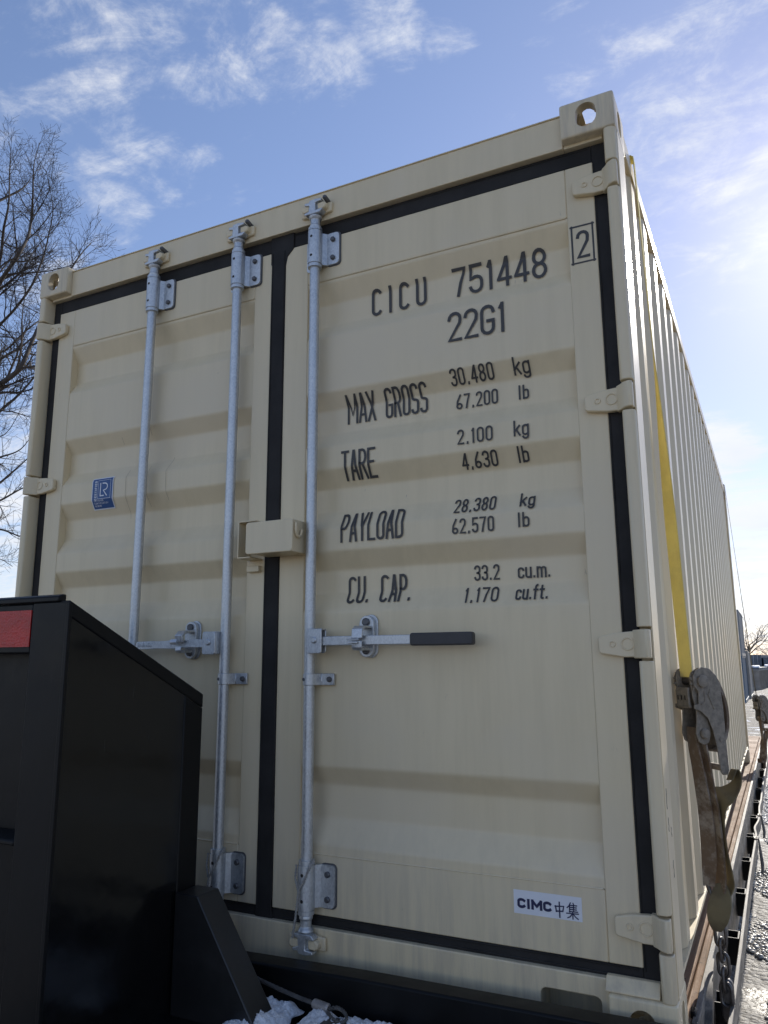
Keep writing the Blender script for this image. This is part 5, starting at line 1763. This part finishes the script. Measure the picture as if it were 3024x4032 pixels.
sb = far_container('shipping_container', 'low blue grey container with snow on its roof beside the brown box', 'container', 1.86, 84.0, gz(84), 2.6, 6.0, 1.95, 'cdark', rot=-4.0, group='containers stored across the yard')
part('snow', snow_patch(1.85, 4.5, 83.9, 90.0, gz(84) + 1.92, 0.16, 12.0), 'snow', None, smooth=80, kind='stuff')


# ------------------------------------------------------------------ trees
def branch_tree(mb, rnd, p, d_, length, r, lvl, maxl, dens_=1.0, minr=0.004, upb=0.12, sides=4):
    """one curved limb plus its side shoots"""
    seg = max(3, int(length / (0.28 if lvl < 3 else 0.16)))
    pts, rads = [p.copy()], [r]
    d_ = d_.normalized()
    step = length / seg
    for i in range(seg):
        d_ = (d_ + Vector((rnd.gauss(0, 0.10), rnd.gauss(0, 0.10), rnd.gauss(0, 0.10) + upb * 0.5))).normalized()
        p = p + d_ * step
        pts.append(p.copy())
        rads.append(max(minr, r * (1 - 0.82 * (i + 1) / seg)))
    mb.tube(pts, rads, sides if r > 0.02 else 3, caps=False)
    if lvl >= maxl:
        return
    shoots(mb, rnd, pts, rads, length, lvl, maxl, dens_, minr, upb)


def shoots(mb, rnd, pts, rads, length, lvl, maxl, dens_, minr, upb, start=0.15):
    nch = max(2, int(length * (3.6 if lvl == 0 else 4.2 if lvl == 1 else 5.0) * dens_))
    n = len(pts)
    for k in range(nch):
        u = start + (1 - start) * (k + rnd.random()) / nch
        f = u * (n - 1)
        i = min(n - 2, int(f))
        q = pts[i].lerp(pts[i + 1], f - i)
        tg = (pts[i + 1] - pts[i]).normalized()
        ra = Vector((rnd.gauss(0, 1), rnd.gauss(0, 1), rnd.gauss(0, 1)))
        perp = (ra - tg * ra.dot(tg)).normalized()
        an = R(rnd.uniform(28, 62))
        dd = tg * math.cos(an) + perp * math.sin(an) + Vector((0, 0, upb))
        ln = length * rnd.uniform(0.26, 0.50) * (1.1 - 0.75 * u)
        ln = max(ln, 0.25)
        rr_ = max(minr, (rads[i] if i < len(rads) else minr) * 0.52)
        branch_tree(mb, rnd, q, dd, ln, rr_, lvl + 1, maxl, dens_, minr, upb)


def smooth_path(pts, n=6):
    out = []
    m = len(pts)
    for i in range(m - 1):
        p0, p1, p2, p3 = pts[max(i - 1, 0)], pts[i], pts[i + 1], pts[min(i + 2, m - 1)]
        for k in range(n):
            t = k / n
            out.append(0.5 * ((2 * p1) + (p2 - p0) * t + (2 * p0 - 5 * p1 + 4 * p2 - p3) * t * t + (3 * p1 - p0 - 3 * p2 + p3) * t ** 3))
    return out + [pts[-1]]


def left_tree():
    rnd = random.Random(21)
    base = Vector((-16.23, 10.0, gz(10) - 0.1))
    t = thing('bare_tree', 'tall leafless tree with a dense crown of dark twigs beside the tan container', 'tree', base)
    tp = smooth_path([base, base + Vector((0.1, 0, 3.0)), Vector((-16.42, 10.00, 5.56)), Vector((-16.40, 10.10, 8.38)), Vector((-16.62, 10.20, 12.21)), Vector((-16.30, 10.00, 14.85))])
    trk = MB().tube(tp, [0.42 - 0.36 * i / (len(tp) - 1) for i in range(len(tp))], 10)
    part('trunk', trk, 'bark', t, smooth=60)
    tw = MB()
    LIMBS = [   # centre line of each main limb in metres, radius at its foot
        ([(-15.26, 9.30, 5.60), (-14.57, 9.92, 7.32), (-13.98, 9.86, 7.76), (-12.28, 9.10, 7.62), (-12.71, 9.71, 8.67), (-12.55, 10.00, 9.80), (-11.01, 9.17, 9.74), (-10.98, 9.47, 10.37), (-11.42, 10.09, 11.09)], 0.20),
        ([(-15.36, 9.38, 7.55), (-15.24, 10.12, 10.04), (-14.66, 10.06, 10.81), (-13.10, 9.31, 10.69), (-13.38, 9.80, 11.61), (-13.98, 10.30, 12.60), (-13.55, 9.97, 12.89), (-12.81, 9.38, 12.90), (-12.90, 9.44, 13.39), (-13.68, 10.12, 14.67)], 0.15),
        ([(-16.46, 10.13, 9.12), (-16.39, 10.99, 11.36), (-15.90, 10.86, 12.20), (-14.94, 10.21, 12.52), (-14.91, 10.26, 13.31), (-15.89, 10.88, 14.94), (-16.20, 11.07, 15.86), (-15.69, 10.60, 15.72)], 0.13),
        ([(-17.02, 10.41, 7.71), (-16.48, 11.19, 10.06), (-14.93, 10.77, 10.43), (-13.77, 10.35, 10.67), (-14.39, 11.09, 12.01), (-14.41, 11.22, 12.80), (-13.51, 10.58, 12.84), (-13.33, 10.30, 13.26), (-13.99, 10.63, 14.24)], 0.10),
        ([(-17.11, 10.46, 6.80), (-16.16, 11.22, 8.26), (-14.48, 10.72, 8.25), (-13.42, 10.37, 8.15), (-13.90, 11.18, 8.73)], 0.09),
        ([(-14.72, 8.95, 4.84), (-13.91, 9.35, 5.58), (-13.17, 9.46, 5.70), (-11.48, 8.70, 5.48), (-11.90, 9.33, 6.11)], 0.10),
        ([(-15.29, 9.39, 3.85), (-14.29, 9.79, 4.58), (-13.57, 9.86, 4.77), (-11.80, 9.10, 4.74), (-12.20, 9.83, 5.06)], 0.11),
        ([(-14.36, 8.81, 3.29), (-13.33, 9.24, 3.92), (-12.66, 9.26, 3.90), (-11.02, 8.50, 3.51), (-11.36, 9.09, 3.57)], 0.10),
        ([(-17.53, 10.72, 5.97), (-16.55, 11.32, 7.76), (-15.32, 11.12, 7.66), (-13.69, 10.52, 7.09), (-14.09, 11.29, 7.31)], 0.08),
        ([(-17.94, 11.01, 7.88), (-17.49, 11.64, 9.72), (-16.29, 11.57, 9.78), (-14.57, 10.91, 9.78), (-14.87, 11.75, 10.65), (-14.13, 11.63, 10.74), (-12.73, 10.91, 10.61), (-12.94, 11.41, 11.26)], 0.09),
        ([(-17.54, 10.77, 8.65), (-17.37, 11.52, 11.59), (-16.46, 11.41, 11.73), (-14.67, 10.70, 11.50), (-15.07, 11.40, 12.68), (-14.50, 11.52, 13.19), (-13.49, 10.83, 13.23)], 0.08),
        ([(-14.62, 8.91, 9.32), (-15.08, 9.64, 12.14), (-15.09, 9.80, 13.50), (-14.01, 9.14, 13.62)], 0.09),
        ([(-19.09, 11.70, 6.83), (-18.11, 12.15, 7.60), (-16.77, 12.17, 7.50), (-15.12, 11.51, 8.19)], 0.08),
        ([(-16.65, 10.28, 2.62), (-15.27, 10.45, 3.15), (-14.75, 10.74, 3.54), (-13.00, 9.92, 3.15)], 0.08),
    ]
    for cl_, r in LIMBS:
        pth = [Vector(p) for p in cl_]
        pth = smooth_path(pth, 5)
        L_ = sum((b_ - a).length for a, b_ in zip(pth, pth[1:]))
        r *= 0.50
        rads = [max(0.007, r * (1 - 0.94 * (i / (len(pth) - 1)) ** 0.8)) for i in range(len(pth))]
        lm = MB().tube(pth, rads, 7)
        part('limb', lm, 'bark', t, smooth=60)
        shoots(tw, rnd, pth, rads, L_ * 0.45, 0, 3, 1.75, 0.0032, 0.10, start=0.12)
    # the limbs on the side away from the container
    for k in range(13):
        st_ = tp[3 + int((len(tp) - 5) * (0.30 + 0.66 * k / 13))]
        a_ = R(100 + 150 * rnd.random()) if k % 3 else R(70 + 40 * rnd.random())
        dv = Vector((math.cos(a_), math.sin(a_) * 0.9, rnd.uniform(0.45, 1.0)))
        pth, p_, dd_ = [st_.copy()], st_.copy(), dv.normalized()
        ln_ = rnd.uniform(3.2, 5.2) * (1.1 - 0.35 * k / 13)
        for q in range(14):
            dd_ = (dd_ + Vector((rnd.gauss(0, 0.06), rnd.gauss(0, 0.06), 0.05))).normalized()
            p_ = p_ + dd_ * (ln_ / 14)
            pth.append(p_.copy())
        rads = [max(0.007, 0.07 * (1 - 0.94 * i / 14)) for i in range(15)]
        part('limb', MB().tube(pth, rads, 7), 'bark', t, smooth=60)
        shoots(tw, rnd, pth, rads, ln_ * 0.46, 0, 3, 1.3, 0.0032, 0.10, start=0.15)
    part('twigs', tw, 'bark', t, kind='stuff')
    print('left tree tris', len(tw.f) * 2)


left_tree()


def far_tree(label, base, h, spread, seed, limbs, dens_, minr, lean=0.0, name='bare_tree', maxl=3):
    rnd = random.Random(seed)
    t = thing(name, label, 'tree', base)
    b = Vector(base)
    tp = [b, b + Vector((0.05 * h, 0, 0.16 * h)), b + Vector((0.06 * h, 0, 0.32 * h)), b + Vector((0.08 * h, 0, 0.45 * h))]
    tp = smooth_path(tp, 3)
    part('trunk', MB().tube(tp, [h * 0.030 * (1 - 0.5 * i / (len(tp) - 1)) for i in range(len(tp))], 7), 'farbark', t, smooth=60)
    tw = MB()
    for k in range(limbs):
        a = 2 * math.pi * k / limbs + rnd.uniform(-0.3, 0.3)
        st = tp[rnd.randrange(len(tp) // 2, len(tp))]
        dd = Vector((math.cos(a) * spread + lean, math.sin(a) * spread, rnd.uniform(0.6, 1.5)))
        branch_tree(tw, rnd, st.copy(), dd, h * rnd.uniform(0.45, 0.62), h * 0.0085, 0, maxl, dens_, minr, 0.04)
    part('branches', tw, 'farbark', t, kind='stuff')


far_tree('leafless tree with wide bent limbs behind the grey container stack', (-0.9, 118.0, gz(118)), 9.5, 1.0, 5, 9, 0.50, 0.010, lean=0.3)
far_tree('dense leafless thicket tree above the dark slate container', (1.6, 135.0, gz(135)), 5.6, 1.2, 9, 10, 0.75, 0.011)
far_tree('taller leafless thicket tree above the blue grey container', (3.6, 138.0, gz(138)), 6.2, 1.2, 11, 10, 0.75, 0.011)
